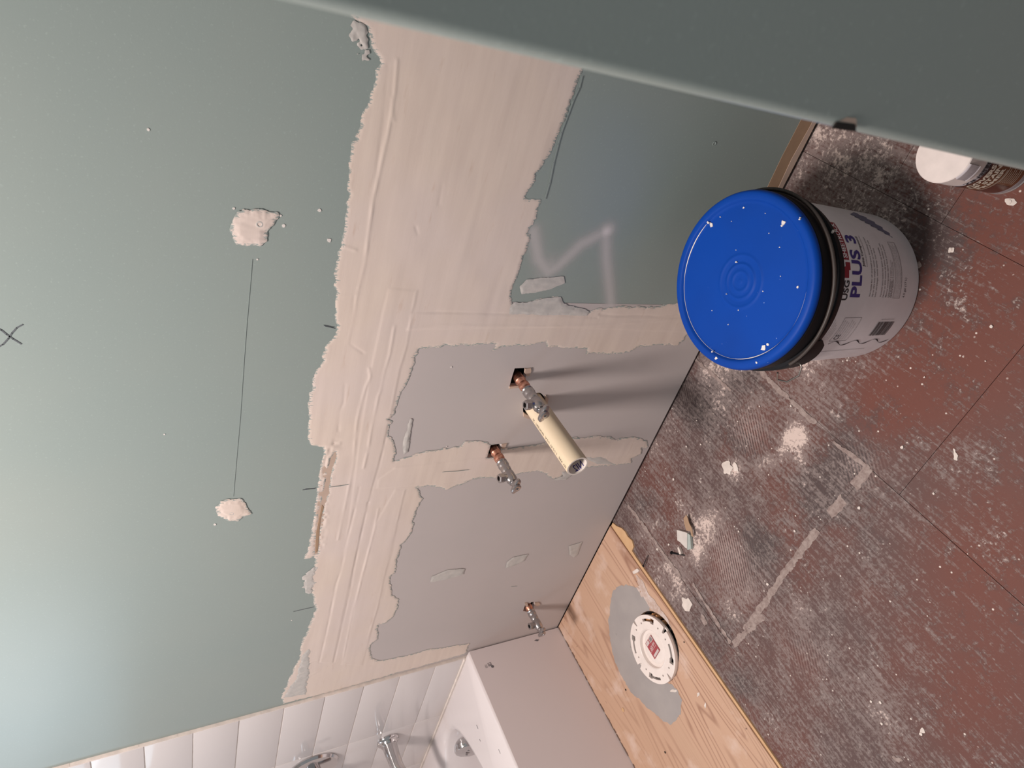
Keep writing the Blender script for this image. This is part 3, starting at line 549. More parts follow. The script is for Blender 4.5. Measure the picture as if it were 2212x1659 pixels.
for q in ((1411,1330),(1419,1335),(1432,1346),(1397,1342),(1404,1341)):
    a,b=FX(q,.004); r=random.uniform(.007,.011); bm=bmesh.new(); add_plate(bm,[(a-r,b-r*.6),(a+r*.8,b-r),(a+r,b+r*.5),(a-r*.4,b+r*.8)],[],FLOOR,-.010,.0072); adopt(fin('wood_chip',bm,M_ORWOOD),ply)
for q,s in (((1346,1533),.006),((1332,1370),.0022),((1352,1490),.003),((1437,1625),.003),((1478,1387),.002),((1363,1397),.002)):
    a,b=FX(q,PZ); adopt(lathe('nail_hole',[(s,0),(s*.6,-.0006),(0,-.0008)],M_DARK if s<.005 else M_PLYE,None,org=(a,b,PZ+.0009),n=10),ply)
bm=bmesh.new()
for i in range(220):   # crumbs and dirt in the joint between tub and plywood
    y=-random.random()*.95-.003; add_box(bm,(.0003,y-.012*random.random()-.003,PZ-.004),(.002+.004*random.random(),y,PZ+.0003+.0012*random.random()))
o=fin('joint_dirt',bm,M_DIRT,None); adopt(o,ply); o['kind']='stuff'

# small plaster block and nails
def block(name,pts,z0,z1,mat,label,cat):
    bm=bmesh.new(); add_plate(bm,[FX(q,z1) for q in pts],[],FLOOR,z0,z1); return tag(fin(name,bm,mat),label,cat)
block('plaster_crumb',((1366,1235),(1376,1228),(1380,1232),(1378,1236),(1369,1240),(1367,1238)),PZ,PZ+.005,M_CHIP,'rectangular white plaster crumb on the plywood near the bent nail','crumb')
block('plaster_sliver',((1463,1183),(1466,1182),(1471,1194),(1470,1198),(1467,1197)),.001,.008,M_CHIP,'narrow white plaster sliver leaning by the black screw','crumb')
sr=empty('drywall_scrap',FX((1476,1166))+(0.001,),'folded scrap of drywall with brown torn paper on the floor','drywall scrap')
def FXs(pts,z): return [FX(q,z) for q in pts]
adopt(plate('gypsum_piece',FXs(((1462,1145),(1467,1146),(1484,1151),(1484,1185),(1480,1183),(1470,1172),(1463,1167)),.010),[],FLOOR,.001,.010,M_GYP),sr)
adopt(plate('paper_side',FXs(((1484,1151),(1491,1156),(1493,1186),(1485,1188)),.008),[],FLOOR,.001,.0085,M_PALEG),sr)['label']='pale green paper edge'
adopt(plate('brown_paper',FXs(((1476,1120),(1482,1112),(1485,1119),(1488,1130),(1494,1141),(1497,1160),(1493,1158),(1491,1147),(1482,1146),(1478,1132)),.012),[],FLOOR,.010,.0115,M_TAN),sr)['label']='torn brown paper flap'
def nail(name,a,b,r,mat,label):
    e=empty(name,tuple(a),label,'nail' if 'nail' in name else 'screw'); a=Vector(a); b=Vector(b); d=(b-a)
    adopt(tube('shank',[a,a+d*.5+Vector((0,0,.001)),b],[r,r,r*.5],mat,None,8),e); adopt(lathe('head',[(0,-.001),(r*2.4,-.0012),(r*2.4,0),(r,.002),(r,.003)],mat,None,org=a,axis=d,n=14),e); return e
a=P((1392,1222),2,PZ); a2=P((1399,1199),2,.006)
nail('nail',(a[0],a[1],PZ+.004),(a2[0],a2[1],.0035),.0013,M_BLACK,'thin bent nail sticking out of the plywood edge')
a=P((1451,1194),2,.004); b=P((1478,1200),2,.004)
nail('drywall_screw',(a[0],a[1],.0045),(b[0],b[1],.003),.0019,M_BLACK,'black drywall screw lying on the floor beside the scrap')

# ------------------------------------------------------------------ tile surround (front row edges reach the green wall)
TZ=[.345,.438,.549,.657,.766,.874,.986,1.094,1.202,1.312,1.421,1.53,1.64]
ts=struct(box('wall_tiled',(-.9,-.0072,.30),(XL-.001,.0127,2.58),M_GROUT)); ts['label']='grout bed of the tiled tub wall'
prot=None
for r in range(len(TZ)-1):
    za,zb=TZ[r],TZ[r+1]; x=XL-.0035
    if prot is None or r==0 or True:
        for k in range(3):
            x1=x; x0=x-.3235; x=x0-.002
            if x0<-.79: x0=-.79
            bm=bmesh.new(); hw=(x1-x0)/2; hh=(zb-za-.0022)/2
            add_box(bm,(-hw,-.0085,-hh),(hw,0,hh),.0014)
            if r==0 and k==0: pass
            o=fin('tile',bm,M_TILE,ts,30); o.location=((x0+x1)/2,0+random.uniform(-.0003,.0002),(za+zb)/2); o.rotation_euler=(random.uniform(-.004,.004),0,random.uniform(-.003,.003))
            if x0<=-.79: break
bm=bmesh.new()   # caulk bead between tile and painted wall
for i in range(46):
    z=.345+i*.028; w=.0022+.0014*random.random(); add_box(bm,(XL-.0042,-.006-.002*random.random(),z),(XL-.0042+w,.001,z+.0285))
o=fin('caulk_bead',bm,M_GROUT,ts); o['kind']='stuff'

box('caulk_bead',(-.79,-.0135,.338),(XL,-.004,.3462),M_GROUT,ts,.002)
# ------------------------------------------------------------------ bathtub
tub=empty('bathtub',(-.39,-.77,0),'white enamelled bathtub with flat apron beside the plywood strip','bathtub')
TX0,TX1,TY0,TY1,TH=-.785,0,-1.55,-.0045,.34; cxb,cyb=-.385,-.80
N=128
def rectp(a,ins=0):
    c,s=math.cos(a),math.sin(a); hx=(TX1-TX0)/2-ins; hy=(TY1-TY0)/2-ins; mx,my=(TX0+TX1)/2,(TY0+TY1)/2
    k=min(hx/abs(c) if abs(c)>1e-9 else 1e9,hy/abs(s) if abs(s)>1e-9 else 1e9); return (mx+c*k,my+s*k)
cor=math.atan2((TY1-TY0),(TX1-TX0)); ANG=sorted([2*PI*i/N+.001 for i in range(N)]+[cor,PI-cor,PI+cor,2*PI-cor])
def basin(a,s,e=2.5,cx=cxb,cy=cyb,hx=.213,hy=.742):
    c,s_=math.cos(a),math.sin(a); k=(abs(c/hx)**e+abs(s_/hy)**e)**(-1/e); return (cx+c*k*s[0],cy+s_*k*s[1])
bm=bmesh.new(); L=[]
for a in ANG: pass
def ring(fn,z): return [bm.verts.new((*fn(a),z)) for a in ANG]
L=[ring(lambda a:rectp(a,.0),TH-.007),ring(lambda a:rectp(a,.002),TH-.002),ring(lambda a:rectp(a,.007),TH),
   ring(lambda a:basin(a,(1.07,1.02)),TH-.0005),ring(lambda a:basin(a,(1.0,1.0)),TH-.004),ring(lambda a:basin(a,(.965,.989)),TH-.016),ring(lambda a:basin(a,(.93,.975)),.25),ring(lambda a:basin(a,(.88,.955)),.14),ring(lambda a:basin(a,(.80,.93)),.075),ring(lambda a:basin(a,(.6,.85)),.05),ring(lambda a:basin(a,(.2,.4)),.045)]
for A_,B_ in zip(L,L[1:]):
    n=len(A_)
    for i in range(n): bm.faces.new((A_[i],A_[(i+1)%n],B_[(i+1)%n],B_[i]))
bm.faces.new(L[-1]); adopt(fin('basin',bm,M_TUB,None,50),tub)
bm=bmesh.new(); a1=ring(lambda a:rectp(a,.0),TH-.007) if False else None
V1=[bm.verts.new((*rectp(a,0),TH-.007)) for a in ANG]; V0=[bm.verts.new((*rectp(a,0),0)) for a in ANG]; n=len(V1)
for i in range(n): bm.faces.new((V0[i],V0[(i+1)%n],V1[(i+1)%n],V1[i]))
adopt(fin('apron',bm,M_APRON,None,30),tub)
# maker's stamp on the apron: a small roundel, framed letters and lines of tiny print
AP=lambda q:(lambda p:(p[1],p[2]))(P(q,0,0.0))
bm=bmesh.new(); apf=lambda u,v:(.0006,u,v)
u0,v0=AP((1060,1438)); add_lathe(bm,[(.0045,0),(0,.0003)],org=(.0006,u0-.004,v0-.004),axis=(1,0,0),n=16)
add_frame(bm,apf,u0-.001,v0-.004,u0+.010,v0+.007,.0012); add_text(bm,'K',apf,.006,.006,.03,u0=u0+.001,v0=v0-.002)
for i in range(3): add_text(bm,'MADE IN',apf,.011,.002,.0,u0=u0-.004,v0=v0+.011+.0028*i)
adopt(fin('maker_stamp',bm,M_GREYTX),tub)
for q,s in (((1031,1570),1),((1079,1623),1),((1037,1599),.6)):
    p=P(q,2,TH); adopt(box('scuff',(p[0]-.0012,p[1]-.006*s,TH),(p[0]+.0006,p[1]+.006*s,TH+.0004),M_GREYTX),tub)
a,b=AP((1160,1383)); adopt(plate('scuff',[(a-.004,b),(a+.001,b+.010),(a+.003,b+.002),(a,b-.008)],[],lambda u,v,t:(t,u,v),0,.0005,M_GREYTX),tub)
of=adopt(lathe('overflow_plate',[(0,.012),(.031,.011),(.039,.008),(.043,.002),(.043,-.020),(0,-.020)],M_CHROME,None,org=(-.446,-.104,.266),axis=(0,-.97,.24),n=40),tub)
bm=bmesh.new()
for dx in (-.014,.014): add_lathe(bm,[(0,.0015),(.003,.0012),(.0038,0)],org=(-.446+dx,-.1160,.2690),axis=(0,-.97,.24),n=12)
add_box(bm,(-.448,-.1175,.261),(-.444,-.1135,.275)); at_parent(fin('screw',bm,M_BRUSH),of)
of.children[0].matrix_parent_inverse=Matrix.Identity(4)
# faucet spout and valve plate
sp_=empty('tub_spout',(-.412,-.0085,.520),'chrome tub spout with flared base on the tiled wall','spout')
o=Vector((-.412,-.0085,.520))
adopt(lathe('flared_base',[(0,0),(.036,0),(.0365,.004),(.034,.009),(.029,.012),(.0275,.017),(.026,.02),(0,.02)],M_CHROME,None,org=o,axis=(0,-1,0),n=40),sp_)
adopt(tube('spout_body',[o+Vector((0,-.015,0)),o+Vector((0,-.05,-.001)),o+Vector((0,-.09,-.004)),o+Vector((0,-.12,-.012)),o+Vector((0,-.135,-.03)),o+Vector((0,-.136,-.042))],[.0245,.022,.0205,.021,.020,.019],M_CHROME,None,28),sp_)
vp=empty('shower_valve',(-.435,-.0085,.757),'chrome shower valve plate above the tub spout','valve')
o=Vector((-.435,-.0085,.757))
adopt(lathe('round_plate',[(0,.0),(.078,0),(.079,.004),(.074,.011),(.060,.014),(.02,.016),(0,.016)],M_CHROME,None,org=o,axis=(0,-1,0),n=56),vp)
adopt(lathe('handle_hub',[(0.024,.014),(.022,.045),(.016,.055),(0,.056)],M_CHROME,None,org=o,axis=(0,-1,0),n=28),vp)
adopt(box('lever',(-.443,-.062,.690),(-.427,-.050,.757),M_CHROME,None,.003),vp)

# ------------------------------------------------------------------ stub-outs: copper pipe and angle stop valve each
def add_hex(bm,org,axis,r,h0,h1,hole=0):
    if hole: add_lathe(bm,[(hole,h0+.004),(hole,h1),(r*.86,h1),(r,h1-.0015),(r,h0+.0015),(r*.86,h0)],org,axis,6,PI/6)
    else: add_lathe(bm,[(0,h0),(r*.86,h0),(r,h0+.0015),(r,h1-.0015),(r*.86,h1),(0,h1)],org,axis,6,PI/6)
def stop_valve(x,z,yc,label,tilt=0):
    """yc: distance of the valve body centre from the wall"""
    e=empty('angle_stop_valve',(x,-yc,z),label,'valve'); Y=(0,-1,0); o=(x,0,z); c=yc
    s=lambda n,prof,m,**k:adopt(lathe(n,prof,m,None,org=k.get('org',o),axis=k.get('axis',Y),n=k.get('n',24)),e)
    j=c-.047
    s('copper_pipe',[(0,-.06),(.0078,-.06),(.0078,-.012),(.0105,-.010),(.0112,j-.034),(.0118,j-.030),(.0102,j-.027),(.0095,j-.02),(.0116,j-.017),(.0118,j-.010),(.0108,j-.006),(.0080,j-.004),(.0080,j+.004),(0,j+.004)] if j>.03 else [(0,-.06),(.0078,-.06),(.0078,-.03),(.0110,-.028),(.0112,j-.006),(.0085,j-.002),(.0080,j+.004),(0,j+.004)],M_COPPER)
    n1=s('inlet_collar',[(.0078,j),(.0118,j),(.0124,j+.003),(.0110,j+.005),(.0108,j+.007),(.0126,j+.009),(.0126,j+.014),(.0112,j+.017),(.0108,j+.020),(.0118,j+.022),(.0112,j+.030),(.0090,j+.036),(0,j+.036)],M_BRUSH)
    body=s('valve_body',[(0,c-.014),(.0102,c-.014),(.0122,c-.009),(.0122,c+.010),(.0104,c+.013),(.0104,c+.017),(.0075,c+.018),(.0075,c+.026),(0,c+.026)],M_BRUSH)
    bm=bmesh.new(); up=Vector((math.sin(tilt),0,math.cos(tilt))); oc=Vector((x,-c,z))
    add_lathe(bm,[(0,.004),(.0078,.006),(.0078,.013),(.0088,.014),(.0088,.016)],oc,up,20); adopt(fin('outlet_neck',bm,M_BRUSH,None,35),e)
    bm=bmesh.new(); add_hex(bm,oc,up,.0106,.015,.029,.0058); nut=adopt(fin('compression_nut',bm,M_BRUSH,None,20),e)
    bm=bmesh.new(); add_lathe(bm,[(.0058,.018),(0,.018)],oc,up,16); d=fin('nut_bore',bm,M_DARK); adopt(d,e)
    # oval handle with a screw in the middle
    bm=bmesh.new(); dirx=Vector((1,0,-.06)).normalized(); dirz=Vector((-dirx.z,0,dirx.x)); hc=Vector((x,-c-.024,z)); rr=[]
    for tz,sc_ in ((0,.8),(.0015,1),(.0065,1),(.008,.82)):
        rr.append([bm.verts.new(hc+Vector((0,-tz,0))+dirx*(.0205*sc_*math.copysign(abs(math.cos(a))**.9,math.cos(a)))+dirz*((.0088+.0018*math.cos(2*a))*sc_*math.sin(a))) for a in [2*PI*i/28 for i in range(28)]])
    for A_,B_ in zip(rr,rr[1:]):
        for i in range(28): bm.faces.new((A_[i],A_[(i+1)%28],B_[(i+1)%28],B_[i]))
    bm.faces.new(rr[0]); bm.faces.new(rr[-1]); h=fin('oval_handle',bm,M_BRUSH,None,40); adopt(h,e)
    bm=bmesh.new(); add_lathe(bm,[(.0098,0),(.0098,.0035),(.0082,.0045),(.0036,.0045),(.0030,.0020),(0,.0020)],hc+Vector((0,-.0078,0)),Y,20); adopt(fin('handle_hub',bm,M_BRUSH,None,35),e)
    bm=bmesh.new(); add_lathe(bm,[(.0026,0),(0,.0003)],hc+Vector((0,-.0078-.0018,0)),Y,12); adopt(fin('handle_screw',bm,M_INK),e)
    return e
stop_valve(*VALVES[0],.087,'chrome angle stop valve on copper pipe above the white drain pipe')
stop_valve(*VALVES[1],.084,'chrome angle stop valve on copper pipe left of the drain pipe')
stop_valve(*VALVES[2],.060,'small chrome angle stop valve low beside the tub corner')
pv=empty('drain_pipe',(PV[0],0,PV[1]),'cream plastic drain pipe stub sticking out of the wall','pipe')
LP=.1946; Yd=(0,-1,0); oo=(PV[0],0,PV[1])
adopt(lathe('pipe_wall',[(.0205,-.09),(.02415,-.09),(.02415,LP-.0008),(.0238,LP)],M_PVC,None,org=oo,axis=Yd,n=56),pv)
adopt(lathe('cut_end',[(.0238,LP),(.0205,LP),(.0202,LP-.001),(.0202,-.09)],M_PVCIN,None,org=oo,axis=Yd,n=56),pv)
adopt(lathe('inner_plug',[(.0200,.12),(0,.118)],M_PVCIN,None,org=oo,axis=Yd,n=30),pv)
# printing along the pipe side that faces up and left
bm=bmesh.new(); aT=math.radians(94)
def pfn(u,v): a=aT+v/.0243; return (PV[0]+.02435*math.cos(a),-.030-u,PV[1]+.02435*math.sin(a))
add_text(bm,'NV  PIPE   1-1/2 IN  U.S.A.  09/09/2001  20',lambda u,v:pfn(.16-u,v),.150,.0056,.0,maxlen=.004)
adopt(fin('pipe_print',bm,M_INK),pv)
bm=bmesh.new()
def ifn(u,v): a=math.radians(195)+u/.0200; return (PV[0]+.0199*math.cos(a),-LP+.004+v,PV[1]+.0199*math.sin(a))
add_text(bm,'NI2',lambda u,v:ifn(.022-u,v),.022,.017,.012,maxlen=.004); adopt(fin('pen_scribble',bm,M_NAVY),pv)

# ------------------------------------------------------------------ toilet flange
fl=empty('toilet_flange',(FC[0],FC[1],PZ),'white toilet flange ring with red sticker on the plywood','flange')
def fang(q): p=P(q,2,.020); return math.atan2(p[1]-FC[1],p[0]-FC[0])
def mid(a,b): return a+((b-a+PI)%(2*PI)-PI)
def slotpoly(q0,q1,head):
    a0=fang(q0); a1=mid(a0,fang(q1)); m=12; o=[];i_=[]
    for k in range(m+1):
        a=a0+(a1-a0)*k/m; h=.0070 if (k/m<.28)==head and (k/m<.28 or k/m>.72) else .0034
        if not head: h=.0070 if k/m>.72 else .0034
        o.append((.0745+h,a)); i_.append((.0745-h,a))
    return [(r*math.cos(a),r*math.sin(a)) for r,a in o+i_[::-1]]
RO,RI=.0877,.0525
holes=[slotpoly((1367,1371),(1374.6,1411),True),slotpoly((1388,1338.6),(1412,1347),False),slotpoly((1442,1391.6),(1450.6,1434),False),slotpoly((1403,1455.5),(1428,1467.6),True)]
for q in ((1374,1359),(1384,1342),(1423,1353),(1439,1380),(1380,1420),(1396,1447),(1447,1444),(1434,1462)):
    a=fang(q); r=.069; holes.append([(r*math.cos(a)+.0026*math.cos(b),r*math.sin(a)+.0026*math.sin(b)) for b in [2*PI*i/8 for i in range(8)]])
notch=[fang(q) for q in ((1376,1352),(1434,1364),(1384,1436),(1444,1458))]
out=[]
for k in range(180):
    a=-PI+2*PI*k/180
    d=min(abs((a-n_+PI)%(2*PI)-PI) for n_ in notch); r=RO if d>.045 else .0715
    out.append((r*math.cos(a),r*math.sin(a)))
holes.append([(RI*math.cos(a),RI*math.sin(a)) for a in [2*PI*i/60 for i in range(60)]])
bm=bmesh.new(); add_plate(bm,out,holes,lambda a,b,t:(a,b,t),.006,.013); fin('ring',bm,M_FLANGE,fl)
lathe('under_lip',[(.086,.0002),(.086,.0055),(.082,.0058),(.082,.0002)],M_FLANGE,fl,n=60)
lathe('hub_wall',[(RI,.013),(.0505,.0136),(.0485,.012),(.0475,.0035),(.040,.0028),(.038,.0042),(.030,.0052),(0,.0058)],M_FLANGE,fl,n=60)['label']='recessed knock-out cap'
sd=[FX(q,PZ+.006) for q in ((1406,1371),(1394,1390),(1415,1424.5),(1426,1404))]
c0=Vector((sum(p[0] for p in sd)/4,sum(p[1] for p in sd)/4)); e1=(Vector(sd[3])-Vector(sd[0])+Vector(sd[2])-Vector(sd[1]))/2; e2=(Vector(sd[1])-Vector(sd[0])+Vector(sd[2])-Vector(sd[3]))/2
def sfn(z): return lambda u,v:(c0.x-FC[0]+e1.x*(u-.5)+e2.x*(v-.5),c0.y-FC[1]+e1.y*(u-.5)+e2.y*(v-.5),z)
bm=bmesh.new(); add_rect(bm,sfn(.0066),0,0,1,1,1.5); st=fin('sticker',bm,M_STKR,fl); st['label']='red and white sticker'
bm=bmesh.new(); add_rect(bm,sfn(.0068),.02,.05,.28,.46,2); add_rect(bm,sfn(.0068),.03,.55,.22,.95,2); add_rect(bm,sfn(.0068),.82,.12,.96,.88,2)
add_text(bm,'TEST',sfn(.0068),.17,.3,.03,u0=.36,v0=.12,maxlen=2); add_text(bm,'CAP',sfn(.0068),.2,.34,.03,u0=.38,v0=.5,maxlen=2); add_rect(bm,sfn(.0068),.60,.05,.62,.95,2)
fin('sticker_print',bm,M_STKW,st)
bm=bmesh.new()
for i in range(7): add_rect(bm,sfn(.0070),.05+i*.03,.10,.05+i*.03+.012+.006*(i%2),.40,2)
fin('barcode',bm,M_INK,st)

# ------------------------------------------------------------------ bucket of joint compound
BC=(1.4175,-.235)
bk=empty('bucket',(BC[0],BC[1],0),'white bucket with blue lid and black rim by the wall','bucket')
rb=lambda z:.135+.0075*z/.23
lathe('bucket_body',[(0,.001),(.131,.001),(.1345,.002),(.135,.005),(.1425,.23),(.1435,.245),(0,.246)],M_BWHITE,bk,n=96)
lathe('black_rim',[(.1432,.2235),(.1462,.2235),(.148,.227),(.1495,.2395),(.1525,.2405),(.1528,.2440),(.1495,.2460),(.1465,.2475),(.1465,.2540),(.1495,.2560),(.1500,.2800),(.147,.283),(.10,.283)],M_BLACK,bk,n=96)
lp_=[(.1465,.2822),(.1492,.2822),(.1502,.2845),(.1492,.2890),(.1472,.2930),(.1440,.2950),(.1360,.2952),(.1335,.2940),(.1318,.2905),(.1300,.2893)]
def rip(r):
    h=.2892+.0006*(1-r/.13)
    for c_,a,s in ((.044,.0011,.0030),(.033,-.0006,.004),(.029,.0013,.0028),(.0165,.0012,.0030),(.002,.0006,.002)): h+=a*math.exp(-((r-c_)/s)**2)
    return h
lp_+=[(r,rip(r)) for r in [.126-.0012*i for i in range(104)]]+[(0,rip(0))]
lathe('blue_lid',lp_,M_BLUE,bk,n=128,smooth=60)
def cyl_pt(angdeg,z,r): a=math.radians(angdeg); return (r*math.cos(a),r*math.sin(a),z)
for a0 in (-120,60):   # ears
    bm=bmesh.new(); rr=[]
    prof=[(-22,.232,.1435),(-22,.240,.1515)]
    for k in range(13):
        d=-22+44*k/12; lo=.2235-.022*math.sqrt(max(0,1-(d/22)**2)); rr.append([bm.verts.new(cyl_pt(a0+d,z,r)) for r,z in ((rb(lo)+.0005,lo),(rb(lo)+.0075+.004*(1-(d/22)**2),lo),(.1515+.0045*(1-(d/22)**2),.242),(.146,.243))])
    for A_,B_ in zip(rr,rr[1:]):
        for i in range(3): bm.faces.new((A_[i],A_[i+1],B_[i+1],B_[i]))
    bm.faces.new(rr[0]); bm.faces.new(rr[-1]); fin('ear',bm,M_BLACK,bk,40)
pts=[]
for k in range(41):
    d=-120+180*k/40; pts.append(cyl_pt(d,.246+.0155*math.sin(math.radians(d+120)),.1540))
hook=[cyl_pt(-122,.214,.148),cyl_pt(-122,.212,.158),cyl_pt(-125,.214,.170),cyl_pt(-131,.224,.176),cyl_pt(-134,.236,.170),cyl_pt(-130,.246,.160)]
tube('wire_hook',hook,.0016,M_WIRE,bk,10)
tube('bail_handle',pts,[.0030]*41,M_WIREB,bk,10)
def cf(off=.0007):
    return lambda u,v:cyl_pt(math.degrees(u/.1395),v,rb(v)+off)
def arc(a): return math.radians(a)*.1395
def bt(name,mat,items,off=.0006):
    bm=bmesh.new()
    for it in items:
        k=it[0]
        if k=='t': _,s,a0,a1,z0,z1,b,sh=it; add_text(bm,s,cf(off),arc(a1)-arc(a0),z1-z0,b,sh,u0=arc(a0),v0=z0)
        elif k=='r': _,a0,a1,z0,z1=it; add_rect(bm,cf(off),arc(a0),z0,arc(a1),z1)
        elif k=='f': _,a0,a1,z0,z1,w=it; add_frame(bm,cf(off),arc(a0),z0,arc(a1),z1,w)
    return fin(name,bm,mat,bk)
bt('blue_lettering',M_NAVY,[('t','PLUS 3',-69,-27.5,.1715,.1985,.028,0)])['label']='navy words PLUS 3'
bt('black_lettering',M_INK,[('t','USG',-71,-58.5,.2045,.2185,.02,0)])['label']='black letters USG'
bt('black_lettering',M_INK,[('t','Joint Compound',-49,-28,.1610,.1690,.016,0)])['label']='black words Joint Compound'
bt('red_lettering',M_RED,[('r',-45.5,-18,.2045,.2235),('r',-57,-50,.207,.2225),('r',-52,-47,.203,.215)])['label']='red band'
bt('white_lettering',M_BWHITE,[('t','SHEETROCK',-44.5,-19,.2085,.2200,.02,0)],.0011)
rows=['Versatile for all drywall joint finishing steps','Up to 35% less weight, easier to carry and use','Less shrinkage, sands easily, low dust','','Versatile para todos los pasos de acabado','Hasta un 35% menos de peso, facilita su uso','Menos contraccion, lijado facil, poco polvo']
it=[]
for i,s in enumerate(rows):
    if s: it.append(('t',s,-68.5,-68.5+len(s)*.86+random.uniform(-1,1),.1420-.0078*i,.1465-.0078*i,.008,0))
it+= [('t','COMPUESTO PARA JUNTAS',-49,-27,.1545,.1578,0,0),('t','LIGHTWEIGHT',-68.5,-56,.0890,.0925,.01,0),('t','ALL PURPOSE',-68.5,-57,.0850,.0880,.01,0),('t','READY-MIXED',-68.5,-56,.0810,.0840,.01,0),('r',-55.3,-55,.081,.092),('t','Ligero',-54,-48,.0890,.0920,0,0),('t','Todo proposito',-54,-43,.0850,.0880,0,0),('t','Premezclado',-54,-44,.0810,.0840,0,0)]
it+=[('f',-69,-28.5,.0560,.0770,.0006)]
for i in range(5): it.append(('t','For interior use only. Keep from freezing. Do not ingest. Wash after use. Read directions.',-68,-29.5-(i%2)*2,.0738-.0040*i-.0012,.0750-.0040*i,0,0))
it+=[('t','4.5 gal (17 L)',-68.5,-54.5,.0400,.0475,.004,0),('t','*Less weight compared with conventional compound',-20,-42+0,.1420,.1420+.0001,0,0)][:1]
it+=[('f',-102,-82.8,.1440,.1905,.0006),('t','CE',-100.5,-96,.172,.185,.012,0)]
for i in range(6): it.append(('t','USG 550 West Adams St, Chicago IL 60661',-95.5 if i<3 else -100.5,-84.5-(i%3),.1840-.0062*i,.1862-.0062*i,0,0))
for i in range(4): it.append(('t','Low odor compound for drywall joints',-100.5,-84-(i*2),.2120-.0045*i,.2142-.0045*i,0,0))
it+=[('r',-113.9,-113.6,.055,.185),('t','7 81079 10046 1',-85.0,-84.2,.045,.0852,0,0)]
bt('small_lettering',M_GREYTX,it)['label']='rows of small grey print'
bars=[];z=.0410
random.seed(9)
while z<.0890:
    w=random.choice((.0005,.0009,.0014)); bars.append(('r',-98.5,-86.5,z,min(z+w,.0895))); z+=w+random.choice((.0005,.0008))
bt('barcode',M_INK,bars)
bm=bmesh.new(); L2=[]   # wavy line down the left of the label
for k in range(81):
    z=.185-.172*k/80; L2.append((arc(-104.6+2.2*math.sin(k/80*2*PI*3.05)),z,.0004+.0011*abs(math.cos(k/80*2*PI*3.05+.6))**3))
fr_=cf(.0007); rw=[(bm.verts.new(fr_(u-w_,z)),bm.verts.new(fr_(u+w_,z))) for u,z,w_ in L2]
for A_,B_ in zip(rw,rw[1:]): bm.faces.new((A_[0],A_[1],B_[1],B_[0]))
fin('wavy_line',bm,M_INK,bk)
bm=bmesh.new(); fr_=cf(.0006)   # torn-edged colour picture on the right of the label
up_=[(arc(-2-22*k/24),.118-.067*k/24+.006*math.sin(k*1.9)*(.4+.6*math.sin(k/24*PI))+.012*math.sin(k/24*PI)) for k in range(25)]; dn=[(arc(4-27.5*k/24),.090-.040*k/24-.004*math.sin(k*1.3)) for k in range(25)]
rw=[(bm.verts.new(fr_(*a)),bm.verts.new(fr_(*b))) for a,b in zip(up_,dn)]
for A_,B_ in zip(rw,rw[1:]): bm.faces.new((A_[0],A_[1],B_[1],B_[0]))
fin('blue_grey_picture',bm,M_FLOW,bk)
bm=bmesh.new()   # splashes of compound on the lid and rim
def lidpt(q,z=.2902): p=P(q,2,z); return (p[0]-BC[0],p[1]-BC[1])
for q,s,z in (((1536,485),4.5,.2902),((1529,481),2.5,.294),((1556,469),1.2,.2902),((1692,481),4.5,.2902),((1689,488),2,.2902),((1590,566),2,.2915),((1723,620),2,.2902),((1649,752),5,.2902),((1658,744),2.5,.2902),((1547,773),3.5,.2955),((1538,760),2,.2955),((1606,449),2,.2902),((1661,504),1,.2902),((1684,534),1.1,.2902),((1590,540),.8,.2902),((1569,635),1,.2915),((1648,629),1.1,.2902),((1595,670),1.1,.2902),((1573,701),1,.2902),((1686,597),.8,.2902),((1538,671),.8,.2902),((1653,461),.9,.2902),((1727,474),1.5,.2955),((1728,470),1,.2955),((1634,783),2,.2955),((1580,478),.7,.2902)):
    a,b=lidpt(q,z); k=7; add_plate(bm,[(a+s*.0010*(.5+.8*random.random())*math.cos(2*PI*i/k),b+s*.0010*(.5+.8*random.random())*math.sin(2*PI*i/k)) for i in range(k)],[],FLOOR,z-.002,z+.0004)
o=fin('dried_splashes',bm,M_SPLAT,bk); o['kind']='stuff'
# dried compound film caught in the lid's inner corner
bm=bmesh.new(); rr=[]
for k in range(121):
    a=math.radians(70+k*1.9); w=.0004+.0012*max(0,math.sin(k*.13)*math.sin(k*.051+1)); rr.append([bm.verts.new(((.1312-i*w)*math.cos(a),(.1312-i*w)*math.sin(a),.2906 - i*.0006)) for i in (0,1)])
for A_,B_ in zip(rr,rr[1:]): bm.faces.new((A_[0],A_[1],B_[1],B_[0]))
fin('dried_film',bm,M_SPLAT,bk)
tube('compound_streak',[cyl_pt(-31,.2480,.1545),cyl_pt(-30,.2450,.1548),cyl_pt(-29.6,.241,.1540)],[.0018,.0022,.0012],M_SPLAT,bk,8)

# ------------------------------------------------------------------ spray can
SC=(1.6985,-.3564); sr_=.0395
cn=empty('spray_can',(SC[0],SC[1],0),'spray can with cream cap and brown label behind the wall end','spray can')
lathe('can_body',[(0,.004),(.036,.002),(sr_,.005),(sr_,.1300),(.0385,.134),(0,.134)],M_CANSIDE,cn,n=64)
lathe('bottom_rim',[(sr_-.003,.0),(sr_+.0008,.0005),(sr_+.0010,.004),(sr_-.0005,.006)],M_SILV,cn,n=64)
lathe('cap',[(.0385,.128),(.0400,.129),(.0402,.1695),(.0392,.1708),(.0,.1708)],M_CAP,cn,n=64)
def sf(off=.0004): return lambda u,v:(lambda a:((sr_+off)*math.cos(a),(sr_+off)*math.sin(a),v))(u/sr_)
def sarc(a): return math.radians(a)*sr_
bm=bmesh.new(); add_rect(bm,sf(),sarc(-170),.018,sarc(10),.117,.002); lb=fin('brown_label',bm,M_CANBR,cn)
